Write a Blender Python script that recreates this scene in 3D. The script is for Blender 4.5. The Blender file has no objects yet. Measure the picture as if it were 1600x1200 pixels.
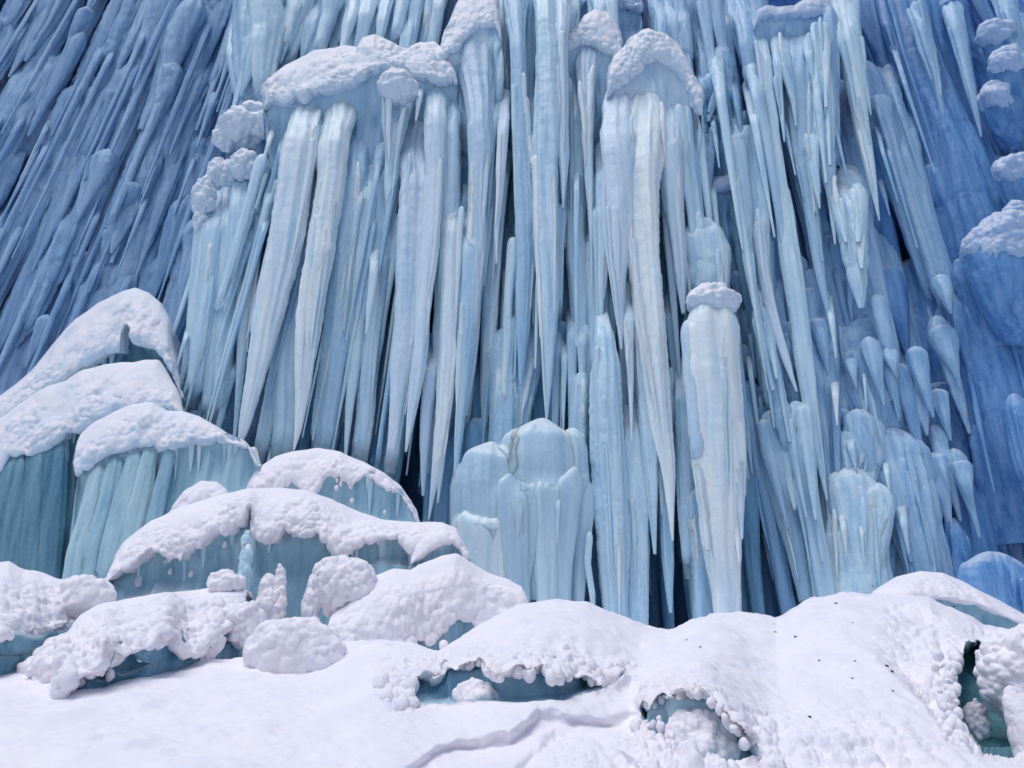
import bpy, math
import numpy as np

# ---------------------------------------------------------------- camera, world, light, exposure
sc = bpy.context.scene
CAM = np.array((0.0, 0.0, 1.6)); PITCH = math.radians(22.0); F = 28.0/36.0*1600.0
cd = bpy.data.cameras.new('camera'); cam = bpy.data.objects.new('camera', cd)
sc.collection.objects.link(cam); sc.camera = cam
cam.location = CAM; cam.rotation_euler = (math.radians(90)+PITCH, 0, 0)
cd.lens = 28.0; cd.sensor_width = 36.0; cd.clip_start = 0.05; cd.clip_end = 500.0
SUN_EL, SUN_AZ = math.radians(70), math.radians(222)        # high, behind the camera on the left
w = bpy.data.worlds.new('World'); sc.world = w; w.use_nodes = True
nt = w.node_tree; bg = nt.nodes['Background']
sky = nt.nodes.new('ShaderNodeTexSky'); sky.sky_type = 'NISHITA'; sky.sun_disc = False
sky.sun_elevation = SUN_EL; sky.sun_rotation = SUN_AZ; sky.altitude = 1500; sky.dust_density = 2.5; sky.ozone_density = 1.2
nt.links.new(sky.outputs[0], bg.inputs[0]); bg.inputs[1].default_value = 0.085
sd = bpy.data.lights.new('sun', 'SUN'); sd.energy = 2.0; sd.angle = math.radians(45); sd.color = (1.0, 0.975, 0.985)
sun = bpy.data.objects.new('sun', sd); sc.collection.objects.link(sun)
from mathutils import Vector
_d = Vector((math.sin(SUN_AZ)*math.cos(SUN_EL), math.cos(SUN_AZ)*math.cos(SUN_EL), math.sin(SUN_EL)))
sun.rotation_euler = _d.to_track_quat('Z', 'Y').to_euler(); sun.location = (-5, -10, 20)
sc.view_settings.view_transform = 'Standard'; sc.view_settings.look = 'None'
sc.view_settings.exposure = 0.2; sc.view_settings.gamma = 1.0
sc.cycles.max_bounces = 8; sc.cycles.diffuse_bounces = 5; sc.cycles.transmission_bounces = 4
sc.cycles.caustics_reflective = False; sc.cycles.caustics_refractive = False

# ---------------------------------------------------------------- numeric helpers
CP, SP = math.cos(PITCH), math.sin(PITCH)
def P(px, py, Y):
    """world point seen at pixel (px, py) of the 1600 x 1200 frame, at world depth Y"""
    px, py, Y = np.broadcast_arrays(np.asarray(px, float), np.asarray(py, float), np.asarray(Y, float))
    dx, dy = (px-800)/F, (600-py)/F
    vy = CP-SP*dy; t = Y/vy
    return np.stack([CAM[0]+dx*t, CAM[1]+Y, CAM[2]+(SP+CP*dy)*t], -1)
def TT(py, Y):
    return np.asarray(Y, float)/(CP-SP*(600-np.asarray(py, float))/F)/F      # metres per pixel there

def _h(ix, iy, iz, s):
    h = (ix*np.uint32(374761393) + iy*np.uint32(668265263) + iz*np.uint32(2147483647) + np.uint32((s*974634777+12345) & 0xffffffff)).astype(np.uint32)
    h ^= h >> np.uint32(15); h *= np.uint32(2246822519); h ^= h >> np.uint32(13); h *= np.uint32(3266489917); h ^= h >> np.uint32(16)
    return h
def hf(ix, iy, iz, s): return _h(ix, iy, iz, s).astype(np.float64)/4294967295.0
def noise(p, s=0):
    """smooth value noise in -1..1 at points p (..., 3)"""
    i = np.floor(p); f = p-i; i = i.astype(np.int64).astype(np.uint32); f = f*f*f*(f*(f*6-15)+10)
    r = 0
    for dx in (0, 1):
        for dy in (0, 1):
            for dz in (0, 1):
                wgt = (f[..., 0] if dx else 1-f[..., 0])*(f[..., 1] if dy else 1-f[..., 1])*(f[..., 2] if dz else 1-f[..., 2])
                r = r+wgt*hf(i[..., 0]+np.uint32(dx), i[..., 1]+np.uint32(dy), i[..., 2]+np.uint32(dz), s)
    return r*2-1
def fbm(p, o=3, s=0):
    r, a, t = 0, 1.0, 0
    for k in range(o):
        r = r+a*noise(p, s+k*7); t += a; a *= .5; p = p*2.03
    return r/t
def worley(p, s=0):
    i = np.floor(p).astype(np.int64); best = np.full(p.shape[:-1], 9.0)
    for dx in (-1, 0, 1):
        for dy in (-1, 0, 1):
            for dz in (-1, 0, 1):
                c = (i+np.array((dx, dy, dz)))
                u = c.astype(np.uint32)
                q = np.stack([hf(u[..., 0], u[..., 1], u[..., 2], s+k) for k in (1, 2, 3)], -1)*.8+.1+c
                best = np.minimum(best, ((p-q)**2).sum(-1))
    return np.sqrt(best)
def bumps(p, s=0):
    """rounded nodules with sharp creases, 0..1"""
    return np.sqrt(np.clip(1-(worley(p, s)/.80)**2, 0, 1))
def nodules(p, s=0):
    """separate round knobs of mixed sizes standing on a smooth ground, 0..~.7"""
    i = np.floor(p).astype(np.int64); best = np.zeros(p.shape[:-1])
    for dx in (-1, 0, 1):
        for dy in (-1, 0, 1):
            for dz in (-1, 0, 1):
                c = (i+np.array((dx, dy, dz))); u = c.astype(np.uint32)
                q = np.stack([hf(u[..., 0], u[..., 1], u[..., 2], s+k) for k in (1, 2, 3)], -1)*.9+.05+c
                r = .42+.36*hf(u[..., 0], u[..., 1], u[..., 2], s+4)
                best = np.maximum(best, np.sqrt(np.clip(r*r-((p-q)**2).sum(-1), 0, None)))
    return best
def V(*a): return np.array(a, float)

GY = [-60, 2, 3.4, 4.6, 6, 7.3, 8.3, 9.5, 12, 60]; GZ = [-14, .75, 1.02, 1.30, 1.60, 1.90, 2.13, 2.34, 2.4, 2.5]
def YG(py):
    """depth at which the snow field is seen at frame height py"""
    Ys = np.linspace(12, 2.5, 400); el = (np.interp(Ys, GY, GZ)-CAM[2])/Ys; a = PITCH-np.arctan(el)
    return np.interp(np.asarray(py, float), 600+F*np.tan(a), Ys)
def resample(pts, n, sm=0.012, ky=1.0):
    pts = np.asarray(pts, float)
    d = np.r_[0, np.cumsum(np.hypot(np.diff(pts[:, 0]), np.diff(pts[:, 1])*ky)+1e-6)]; d /= d[-1]
    u = np.linspace(0, 1, n); out = np.stack([np.interp(u, d, pts[:, k]) for k in range(pts.shape[1])], -1)
    k = max(1, int(n*sm)); 
    if k > 1:
        ker = np.exp(-np.linspace(-2, 2, 2*k+1)**2); ker /= ker.sum()
        ends = out[0].copy(), out[-1].copy()
        pad = np.concatenate([2*ends[0]-out[k:0:-1], out, 2*ends[1]-out[-2:-k-2:-1]])
        out = np.stack([np.convolve(pad[:, c], ker, 'valid') for c in range(out.shape[1])], -1)
    return out
def catmull(st, nv):
    """st (K, nu, 3) stations -> (nv, nu, 3)"""
    K = len(st); t = np.linspace(0, K-1-1e-9, nv); i = t.astype(int); f = (t-i)[:, None, None]
    g = lambda j: st[np.clip(j, 0, K-1)]
    a, b, c, d = g(i-1), g(i), g(i+1), g(i+2)
    return .5*((2*b)+(-a+c)*f+(2*a-5*b+4*c-d)*f*f+(-a+3*b-3*c+d)*f**3), t
def gnormal(g, wrap=False):
    dv = np.gradient(g, axis=0)
    du = (np.roll(g, -1, 1)-np.roll(g, 1, 1)) if wrap else np.gradient(g, axis=1)
    n = np.cross(dv, du); return n/np.maximum(np.linalg.norm(n, axis=-1, keepdims=True), 1e-9)
def smooth(a, b, x):
    t = np.clip((np.asarray(x, float)-a)/(b-a), 0, 1); return t*t*(3-2*t)

# ---------------------------------------------------------------- mesh building
COL = sc.collection
def grid_faces(nv, nu, wrap=False, off=0):
    i, j = np.meshgrid(np.arange(nv-1), np.arange(nu if wrap else nu-1), indexing='ij'); j2 = (j+1) % nu
    return (np.stack([i*nu+j, (i+1)*nu+j, (i+1)*nu+j2, i*nu+j2], -1).reshape(-1, 4)+off)
QUEUE = []
def fill_mesh(me, pieces, base):
    vs, fs, o = [], [], 0
    for pc in pieces:
        v, f = pc() if callable(pc) else pc
        vs.append(np.asarray(v).reshape(-1, 3)); fs.append(np.asarray(f)+o); o += len(vs[-1])
    v = np.concatenate(vs); f = np.concatenate(fs)
    me.vertices.add(len(v)); me.vertices.foreach_set('co', (v-base).astype(np.float32).ravel())
    me.loops.add(f.size); me.loops.foreach_set('vertex_index', f.astype(np.int32).ravel())
    me.polygons.add(len(f)); me.polygons.foreach_set('loop_start', np.arange(0, f.size, 4, dtype=np.int32))
    me.update(calc_edges=True); me.validate()
    me.polygons.foreach_set('use_smooth', np.ones(len(me.polygons), bool)); me.update()
def make(name, pieces, mat, parent=None, base=None):
    """pieces: list of (verts (n,3), quads (m,4)), or functions giving them once every tube is known -> ONE mesh object"""
    if parent is not None and base is None: base = np.array(parent['_b'])
    if base is None:
        base = pieces[0].base if callable(pieces[0]) else (lambda v: np.array((v[:, 0].mean(), v[:, 1].mean(), v[:, 2].min())))(np.asarray(pieces[0][0]).reshape(-1, 3))
    base = np.array(base, float); me = bpy.data.meshes.new(name); me.materials.append(mat)
    ob = bpy.data.objects.new(name, me); COL.objects.link(ob)
    if any(callable(p) for p in pieces): QUEUE.append((me, pieces, base))
    else: fill_mesh(me, pieces, base)
    ob['_b'] = [float(x) for x in base]
    if parent is None: ob.location = base
    else: ob.parent = parent; ob.location = base-np.array(parent['_b'])
    return ob
def flush():
    for me, pieces, base in QUEUE: fill_mesh(me, pieces, base)
    QUEUE.clear()
def empty(name, base):
    o = bpy.data.objects.new(name, None); COL.objects.link(o); o.location = base; o['_b'] = [float(x) for x in base]; o.empty_display_size = .2
    return o
LABELS = {}
def tag(o, label, cat, group=None, kind=None):
    if label: o['label'] = label
    if cat: o['category'] = cat
    if group: o['group'] = group
    o['kind'] = kind or 'thing'
    return o

# ---------------------------------------------------------------- materials
def mat_new(name):
    m = bpy.data.materials.new(name); m.use_nodes = True; return m, m.node_tree, m.node_tree.nodes['Principled BSDF']
def node(nt, t, **k):
    n = nt.nodes.new(t)
    for a, b in k.items():
        if a in n.inputs.keys(): n.inputs[a].default_value = b
        else: setattr(n, a, b)
    return n
def stretched(nt, scale, s, detail=5, rough=.55):
    geo = node(nt, 'ShaderNodeNewGeometry'); mp = node(nt, 'ShaderNodeMapping'); mp.inputs['Scale'].default_value = scale
    nt.links.new(geo.outputs['Position'], mp.inputs['Vector'])
    n = node(nt, 'ShaderNodeTexNoise'); n.inputs['Scale'].default_value = s; n.inputs['Detail'].default_value = detail; n.inputs['Roughness'].default_value = rough
    nt.links.new(mp.outputs[0], n.inputs['Vector']); return n
def ramp(nt, src, stops):
    r = node(nt, 'ShaderNodeValToRGB'); e = r.color_ramp.elements
    while len(e) < len(stops): e.new(.5)
    for el, (p, c) in zip(e, stops): el.position = p; el.color = (*c, 1)
    nt.links.new(src, r.inputs[0]); return r
def ice(name, frost, mid, deep, rough=.30, sss=.65, trans=0.0, bump=1.0, scale=.06, bias=0.0, rime=.8, coat=.16, radius=(.85, .92, 1.0)):
    m, nt, b = mat_new(name)
    n1 = stretched(nt, (6, 6, .4), 1.5, 6, .5)
    r = ramp(nt, n1.outputs[0], [(.20+bias, deep), (.48+bias, mid), (.80+bias, frost)])
    # fine frost flecks, mixed toward the frost colour
    n2 = stretched(nt, (1, 1, .6), 24, 5, .75)
    r2 = ramp(nt, n2.outputs[0], [(.50, (0, 0, 0)), (.72, (1, 1, 1))])
    mx = node(nt, 'ShaderNodeMix'); mx.data_type = 'RGBA'
    mm = node(nt, 'ShaderNodeMath'); mm.operation = 'MULTIPLY'; mm.inputs[1].default_value = .5
    nt.links.new(r2.outputs[0], mm.inputs[0]); nt.links.new(mm.outputs[0], mx.inputs['Factor'])
    nt.links.new(r.outputs[0], mx.inputs['A']); mx.inputs['B'].default_value = (*frost, 1)
    # each piece of ice is a little clearer or frostier than its neighbours
    oi = node(nt, 'ShaderNodeObjectInfo'); r3 = ramp(nt, oi.outputs['Random'], [(0, (.70, .80, .88)), (.5, (.92, .96, .99)), (1, (1.08, 1.05, 1.03))])
    mt = node(nt, 'ShaderNodeMix'); mt.data_type = 'RGBA'; mt.blend_type = 'MULTIPLY'; mt.inputs['Factor'].default_value = 1
    nt.links.new(mx.outputs['Result'], mt.inputs['A']); nt.links.new(r3.outputs[0], mt.inputs['B'])
    # rime settles on whatever faces up
    geo = node(nt, 'ShaderNodeNewGeometry'); sp = node(nt, 'ShaderNodeSeparateXYZ'); nt.links.new(geo.outputs['Normal'], sp.inputs[0])
    nz = stretched(nt, (1, 1, 1), 7, 4); ad = node(nt, 'ShaderNodeMath'); ad.operation = 'MULTIPLY_ADD'; ad.inputs[1].default_value = .6; nt.links.new(nz.outputs[0], ad.inputs[0]); nt.links.new(sp.outputs[2], ad.inputs[2])
    mr = node(nt, 'ShaderNodeMapRange'); mr.interpolation_type = 'SMOOTHSTEP'; mr.inputs['From Min'].default_value = .62; mr.inputs['From Max'].default_value = 1.2; mr.inputs['To Max'].default_value = rime; nt.links.new(ad.outputs[0], mr.inputs['Value'])
    mf = node(nt, 'ShaderNodeMix'); mf.data_type = 'RGBA'; nt.links.new(mr.outputs[0], mf.inputs['Factor']); nt.links.new(mt.outputs['Result'], mf.inputs['A']); mf.inputs['B'].default_value = (.5+.5*frost[0]*.8, .5+.5*frost[1]*.8, .5+.5*frost[2]*.85, 1)
    nt.links.new(mf.outputs['Result'], b.inputs['Base Color'])
    b.inputs['Roughness'].default_value = rough; b.inputs['IOR'].default_value = 1.31
    b.inputs['Subsurface Weight'].default_value = sss; b.inputs['Subsurface Radius'].default_value = radius
    b.inputs['Coat Weight'].default_value = coat; b.inputs['Coat Roughness'].default_value = .2
    b.inputs['Subsurface Scale'].default_value = scale; b.inputs['Transmission Weight'].default_value = trans
    rr = node(nt, 'ShaderNodeMapRange'); rr.inputs['To Min'].default_value = rough-.16; rr.inputs['To Max'].default_value = rough+.25
    nt.links.new(n2.outputs[0], rr.inputs['Value']); nt.links.new(rr.outputs[0], b.inputs['Roughness'])
    n3 = stretched(nt, (1, 1, .35), 9, 6, .6); n4 = stretched(nt, (1, 1, .8), 32, 4, .7)
    b1 = node(nt, 'ShaderNodeBump'); b1.inputs['Strength'].default_value = .55*bump; b1.inputs['Distance'].default_value = .05
    b2 = node(nt, 'ShaderNodeBump'); b2.inputs['Strength'].default_value = .8*bump; b2.inputs['Distance'].default_value = .02
    nt.links.new(n3.outputs[0], b1.inputs['Height']); nt.links.new(n4.outputs[0], b2.inputs['Height'])
    nt.links.new(b1.outputs[0], b2.inputs['Normal']); nt.links.new(b2.outputs[0], b.inputs['Normal'])
    return m
def snow(name, col, col2, rough=.6, grain=.5, under=None):
    m, nt, b = mat_new(name)
    n1 = stretched(nt, (1, 1, 1), 2.2, 5, .6); r = ramp(nt, n1.outputs[0], [(.3, col2), (.62, col)])
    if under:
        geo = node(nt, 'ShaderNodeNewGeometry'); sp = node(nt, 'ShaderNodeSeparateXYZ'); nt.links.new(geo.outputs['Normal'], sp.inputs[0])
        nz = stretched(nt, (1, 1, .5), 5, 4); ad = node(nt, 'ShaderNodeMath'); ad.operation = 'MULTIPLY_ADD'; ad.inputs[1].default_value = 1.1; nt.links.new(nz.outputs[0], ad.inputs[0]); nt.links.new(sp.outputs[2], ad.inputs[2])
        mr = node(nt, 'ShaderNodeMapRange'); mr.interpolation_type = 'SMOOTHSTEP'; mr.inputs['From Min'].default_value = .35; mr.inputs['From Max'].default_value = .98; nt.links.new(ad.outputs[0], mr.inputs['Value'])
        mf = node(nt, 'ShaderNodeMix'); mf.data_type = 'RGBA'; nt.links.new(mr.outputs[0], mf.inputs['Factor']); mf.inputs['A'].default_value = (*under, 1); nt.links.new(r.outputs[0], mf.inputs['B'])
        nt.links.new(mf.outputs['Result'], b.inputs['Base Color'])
    else: nt.links.new(r.outputs[0], b.inputs['Base Color'])
    b.inputs['Roughness'].default_value = rough; b.inputs['IOR'].default_value = 1.31
    b.inputs['Subsurface Weight'].default_value = .35; b.inputs['Subsurface Radius'].default_value = (.5, .75, 1.0); b.inputs['Subsurface Scale'].default_value = .015
    n3 = stretched(nt, (1, 1, 1), 22, 4, .6); n4 = stretched(nt, (1, 1, 1), 70, 4, .7)
    b1 = node(nt, 'ShaderNodeBump'); b1.inputs['Strength'].default_value = .3; b1.inputs['Distance'].default_value = .02
    b2 = node(nt, 'ShaderNodeBump'); b2.inputs['Strength'].default_value = grain; b2.inputs['Distance'].default_value = .010
    nt.links.new(n3.outputs[0], b1.inputs['Height']); nt.links.new(n4.outputs[0], b2.inputs['Height'])
    nt.links.new(b1.outputs[0], b2.inputs['Normal']); nt.links.new(b2.outputs[0], b.inputs['Normal'])
    return m
M = dict(
    pale=ice('pale_ice', (.72, .86, .94), (.53, .74, .87), (.30, .56, .75)),
    bright=ice('frosted_ice', (.84, .92, .97), (.71, .84, .93), (.48, .70, .85)),
    mid=ice('blue_ice', (.56, .74, .88), (.36, .58, .79), (.18, .39, .65)),
    left=ice('muted_blue_ice', (.47, .65, .83), (.31, .50, .72), (.17, .35, .60), bump=1.2, rough=.45, coat=.03),  # ice of the left cliff is itself a duller blue
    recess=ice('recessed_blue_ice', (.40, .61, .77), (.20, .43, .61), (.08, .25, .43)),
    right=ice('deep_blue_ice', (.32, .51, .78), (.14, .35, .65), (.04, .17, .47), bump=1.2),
    hollow=ice('hollow_ice', (.62, .78, .85), (.44, .65, .75), (.28, .50, .62), bump=.8, rime=0),
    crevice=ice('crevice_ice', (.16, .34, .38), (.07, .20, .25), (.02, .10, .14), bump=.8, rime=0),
    teal=ice('teal_ice', (.60, .76, .81), (.40, .61, .69), (.21, .43, .53), bump=.7),
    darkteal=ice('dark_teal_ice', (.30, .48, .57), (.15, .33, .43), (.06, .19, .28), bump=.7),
    teal2=ice('pale_teal_ice', (.76, .87, .92), (.60, .77, .85), (.40, .62, .74), bump=.7),
    crystal=ice('glassy_ice', (.84, .93, .98), (.66, .82, .92), (.42, .66, .82), rough=.2, rime=.2),
    snow=snow('fresh_snow', (.90, .86, .90), (.83, .81, .88)),
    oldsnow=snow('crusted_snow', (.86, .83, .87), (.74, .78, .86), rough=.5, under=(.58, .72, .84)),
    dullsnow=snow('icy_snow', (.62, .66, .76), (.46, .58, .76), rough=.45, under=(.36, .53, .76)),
    debris=snow('bark_debris', (.06, .04, .03), (.04, .03, .02)),
)

# ---------------------------------------------------------------- forms
SEED = [10]
TUBES = []
def tube_geo(pts, Yt, Yb, depth=.78, lobes=.10, ripple=.05, lump=0.0, lumpsize=.10, seg=None, dome=True, q=1.0, embed=None, k=.13, recede=None, domek=2.0):
    """an ice column: a wandering, fluted, tapering tube whose flanks fillet into the tubes beside it"""
    SEED[0] += 1; s = SEED[0]
    pts = np.asarray(pts, float); tip = pts[-1, 2] <= 3.5
    if embed is None: embed = tip
    if recede is None: recede = (not tip) and pts[-1, 1] < 930
    L = np.hypot(np.diff(pts[:, 0]), np.diff(pts[:, 1])).sum()
    n = int(np.clip(L/2.6*q, 24, 320)); c = resample(pts, n, .05)
    u = np.linspace(0, 1, n); Y = Yt+(Yb-Yt)*u
    dpx = np.r_[0, np.cumsum(np.hypot(np.diff(c[:, 0]), np.diff(c[:, 1])))]
    if embed: Y = Y+(.6 if embed is True else embed)*(1-smooth(0, min(max(70, pts[0, 2]*5), .6*L), dpx))
    if recede: Y = Y+.5*smooth(L-max(40, pts[-1, 2]*3), L, dpx)
    ctr = P(c[:, 0], c[:, 1], Y); m = TT(c[:, 1], Y); r = c[:, 2]*m
    ctr[:, 0] += (noise(np.stack([ctr[:, 2]*.9, np.full(n, s*3.7), np.zeros(n)], -1), s)*.10+noise(np.stack([ctr[:, 2]*2.6, np.full(n, s*1.7), np.zeros(n)], -1), s+2)*.035)*np.minimum(r*1.4, .3)
    r = r*(1+.055*noise(np.stack([ctr[:, 2]*.7, np.full(n, s*2.9), np.zeros(n)], -1), s+1)+.02*noise(np.stack([ctr[:, 2]*3.1, np.full(n, s*2.1), np.zeros(n)], -1), s+4))
    if embed: r = r*(1+.45*min(1, 9/pts[:, 2].max())*np.exp(-dpx/38))
    if dome:
        w0 = max(pts[0, 2], pts[1, 2]*.8)
        r = r*np.sqrt(np.clip(1-(1-np.clip(dpx/(w0*domek), 0, 1))**2, .0004, 1))
    seg = seg or int(np.clip(c[:, 2].max()*2.0, 18, 72)*min(q, 1.2)); th = np.arange(seg)/seg*2*math.pi
    zz = ctr[::-1, 2]; TUBES.append((ctr[:, 2].min(), ctr[:, 2].max(), ctr[:, 0].min()-r.max(), ctr[:, 0].max()+r.max(), zz, ctr[::-1, 0], ctr[::-1, 1], r[::-1], depth)); me_i = len(TUBES)-1
    def build():
        T = np.gradient(ctr, axis=0); T /= np.linalg.norm(T, axis=1, keepdims=True)
        A = np.cross(T, V(0, 1, 0)); A /= np.linalg.norm(A, axis=1, keepdims=True); B = np.cross(T, A)
        rad = A[:, None]*np.cos(th)[None, :, None]+B[:, None]*np.sin(th)[None, :, None]
        z = ctr[:, 2][:, None]; cs, sn = np.cos(th)[None], np.sin(th)[None]; o = np.ones((n, seg))
        w1 = noise(np.stack([cs*1.2*o+s*5.1, sn*1.2*o, z*.35*o], -1), s)*1.2
        w2 = (1-2.4*np.abs(noise(np.stack([cs*1.9*o+s*2.3+.15*z, sn*1.9*o, z*.22*o], -1), s+3)))
        w3 = (1-2.4*np.abs(noise(np.stack([cs*4*o+s*1.3, sn*4*o, z*.5*o], -1), s+8)))
        rp = noise(np.stack([cs*1.2*o+s, sn*1.2*o, z*9*o], -1), s+5)*.6+noise(np.stack([cs*3*o+s, sn*3*o, z*23*o], -1), s+6)*.6
        R = r[:, None]*(1+lobes*w1+lobes*.75*w2+lobes*.42*w3)+np.minimum(r[:, None]*.35, .10)*ripple*rp*1.8
        g = ctr[:, None]+rad*R[..., None]
        g[..., 1] = ctr[:, None, 1]+(g[..., 1]-ctr[:, None, 1])*depth
        if lump:
            nn = np.clip(r/(.4*lumpsize+1e-6), 0, 1)[:, None]
            qq = g+.05*np.stack([noise(g*7+1, s), noise(g*7+4, s+1), noise(g*7+7, s+2)], -1)
            msk = smooth(-.3, .5, noise(g*np.array((1.6, 1.6, .8)), s+12))
            g = g+rad*((bumps(qq/np.array((lumpsize, lumpsize, lumpsize*1.7)), s)*lump+bumps(qq/np.array((lumpsize*.45, lumpsize*.45, lumpsize*.8)), s+1)*lump*.4)*nn*msk)[..., None]
        if k:
            add = np.zeros((n, seg)); za, zb = g[..., 2].min(), g[..., 2].max(); xa, xb = g[..., 0].min()-k, g[..., 0].max()+k; ym = ctr[:, 1].mean()
            kk = np.minimum(k, r*1.1)[:, None]
            for t_i, (z0, z1, x0, x1, tz, tx, ty, tr, td) in enumerate(TUBES):
                if t_i == me_i or z0 > zb or z1 < za or x0 > xb or x1 < xa or abs(ty.mean()-ym) > 1.0: continue
                zc = g[..., 2]; inside = (zc > z0-.02) & (zc < z1+.02)
                if not inside.any(): continue
                d = np.hypot(g[..., 0]-np.interp(zc, tz, tx), (g[..., 1]-np.interp(zc, tz, ty))/td)-np.interp(zc, tz, tr)
                kj = np.minimum(kk, np.interp(zc, tz, tr)*1.1)+1e-4
                f = np.clip(kj-np.abs(d), 0, None)**2/(4*kj)*inside*smooth(0, .25, zc-z0)*smooth(0, .12, z1-zc)
                add = np.maximum(add, f)
            g = g+rad*(add*1.5)[..., None]
        return g.reshape(-1, 3), grid_faces(n, seg, True)[:, ::-1]
    build.base = ctr[-1].copy()
    return build
def base_of(pts, Yb):
    p = pts[-1]; return P(p[0], p[1], Yb)

def cap_geo(x, y, w, h, Y, lump=.035, ls=.085, depth=.9, wide=1.0, seed=None):
    """snow hood over a round head whose top is at pixel (x, y)"""
    SEED[0] += 1; s = SEED[0]; nv, nu = 44, int(max(48, w*2.2)); m = TT(y, Y)
    v = np.linspace(0, 1, nv)[:, None]; th = np.arange(nu)[None]/nu*2*math.pi; o = np.ones((nv, nu))
    c0, s0 = np.cos(th)*o, np.sin(th)*o
    drip = 1+.18*noise(np.stack([c0*3+s, s0*3, o*s], -1), s)
    ang = np.clip(v/.8, 0, 1)*math.pi/2
    R = w*m*wide*(np.sin(ang)**.8)*np.where(v > .86, 1-(v-.86)/.14*.35, 1)*o
    Z = -h*m*((1-np.cos(ang))*.55+.45*np.clip(v/.86, 0, 1)**2)*drip-0*v+np.where(v > .86, (v-.86)/.14*h*m*.12, 0)
    c = P(x, y, Y)+V(0, 0, .03)
    g = np.stack([c[0]+R*c0, c[1]+R*s0*depth, c[2]+Z], -1)
    n = -gnormal(g, True)
    out = np.stack([c0, s0, np.cos(ang)*o], -1); n = np.where(((n*out).sum(-1) < 0)[..., None], -n, n)
    k = (nodules(g/np.array((ls, ls, ls*1.2)), s)*lump*1.2+nodules(g/(ls*.5), s+9)*lump*.6)*smooth(0, .2, v)*np.ones_like(R)
    g = g+n*k[..., None]
    return g.reshape(-1, 3), grid_faces(nv, nu, True)

def ball_geo(c, r, rz, s):
    nv, nu = 12, 14; v = np.linspace(0.02, math.pi-.02, nv)[:, None]; th = np.arange(nu)[None]/nu*2*math.pi
    d = np.stack([np.sin(v)*np.cos(th), np.sin(v)*np.sin(th), np.cos(v)*np.ones_like(th)], -1)
    R = 1+.18*noise(d*1.6+s*1.7, s)
    return (np.asarray(c)+d*R[..., None]*np.array((r, r, rz))).reshape(-1, 3), grid_faces(nv, nu, True)

def lumpdome(cx, cy, rx, ry, Y, depth=.8, lump=.04, ls=.09, lean=0.0, fill=1.0):
    """a cauliflower-like snow lump: an ellipsoid crowded with round nodules"""
    SEED[0] += 1; s = SEED[0]; m = TT(cy, Y); nv = int(np.clip(ry*1.6, 40, 150)); nu = int(np.clip(rx*3.2, 60, 220))
    v = np.linspace(.01, math.pi-.01, nv)[:, None]; th = np.arange(nu)[None]/nu*2*math.pi
    d = np.stack([np.sin(v)*np.cos(th), np.sin(v)*np.sin(th), np.cos(v)*np.ones_like(th)], -1)
    A = np.array((rx*m, rx*m*depth, ry*m)); c = P(cx, cy, Y)
    R = 1+.16*noise(d*1.3+s*1.7, s)+.08*noise(d*3+s, s+2)
    g = c+d*R[..., None]*A; g[..., 0] += (g[..., 2]-c[2])*lean
    n = d/A; n /= np.linalg.norm(n, axis=-1, keepdims=True)
    k = nodules(g/np.array((ls, ls, ls*1.2)), s)*lump*1.2+nodules(g/(ls*.5), s+9)*lump*.6
    g = g+n*(k*fill)[..., None]
    return g.reshape(-1, 3), grid_faces(nv, nu, True)

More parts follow.
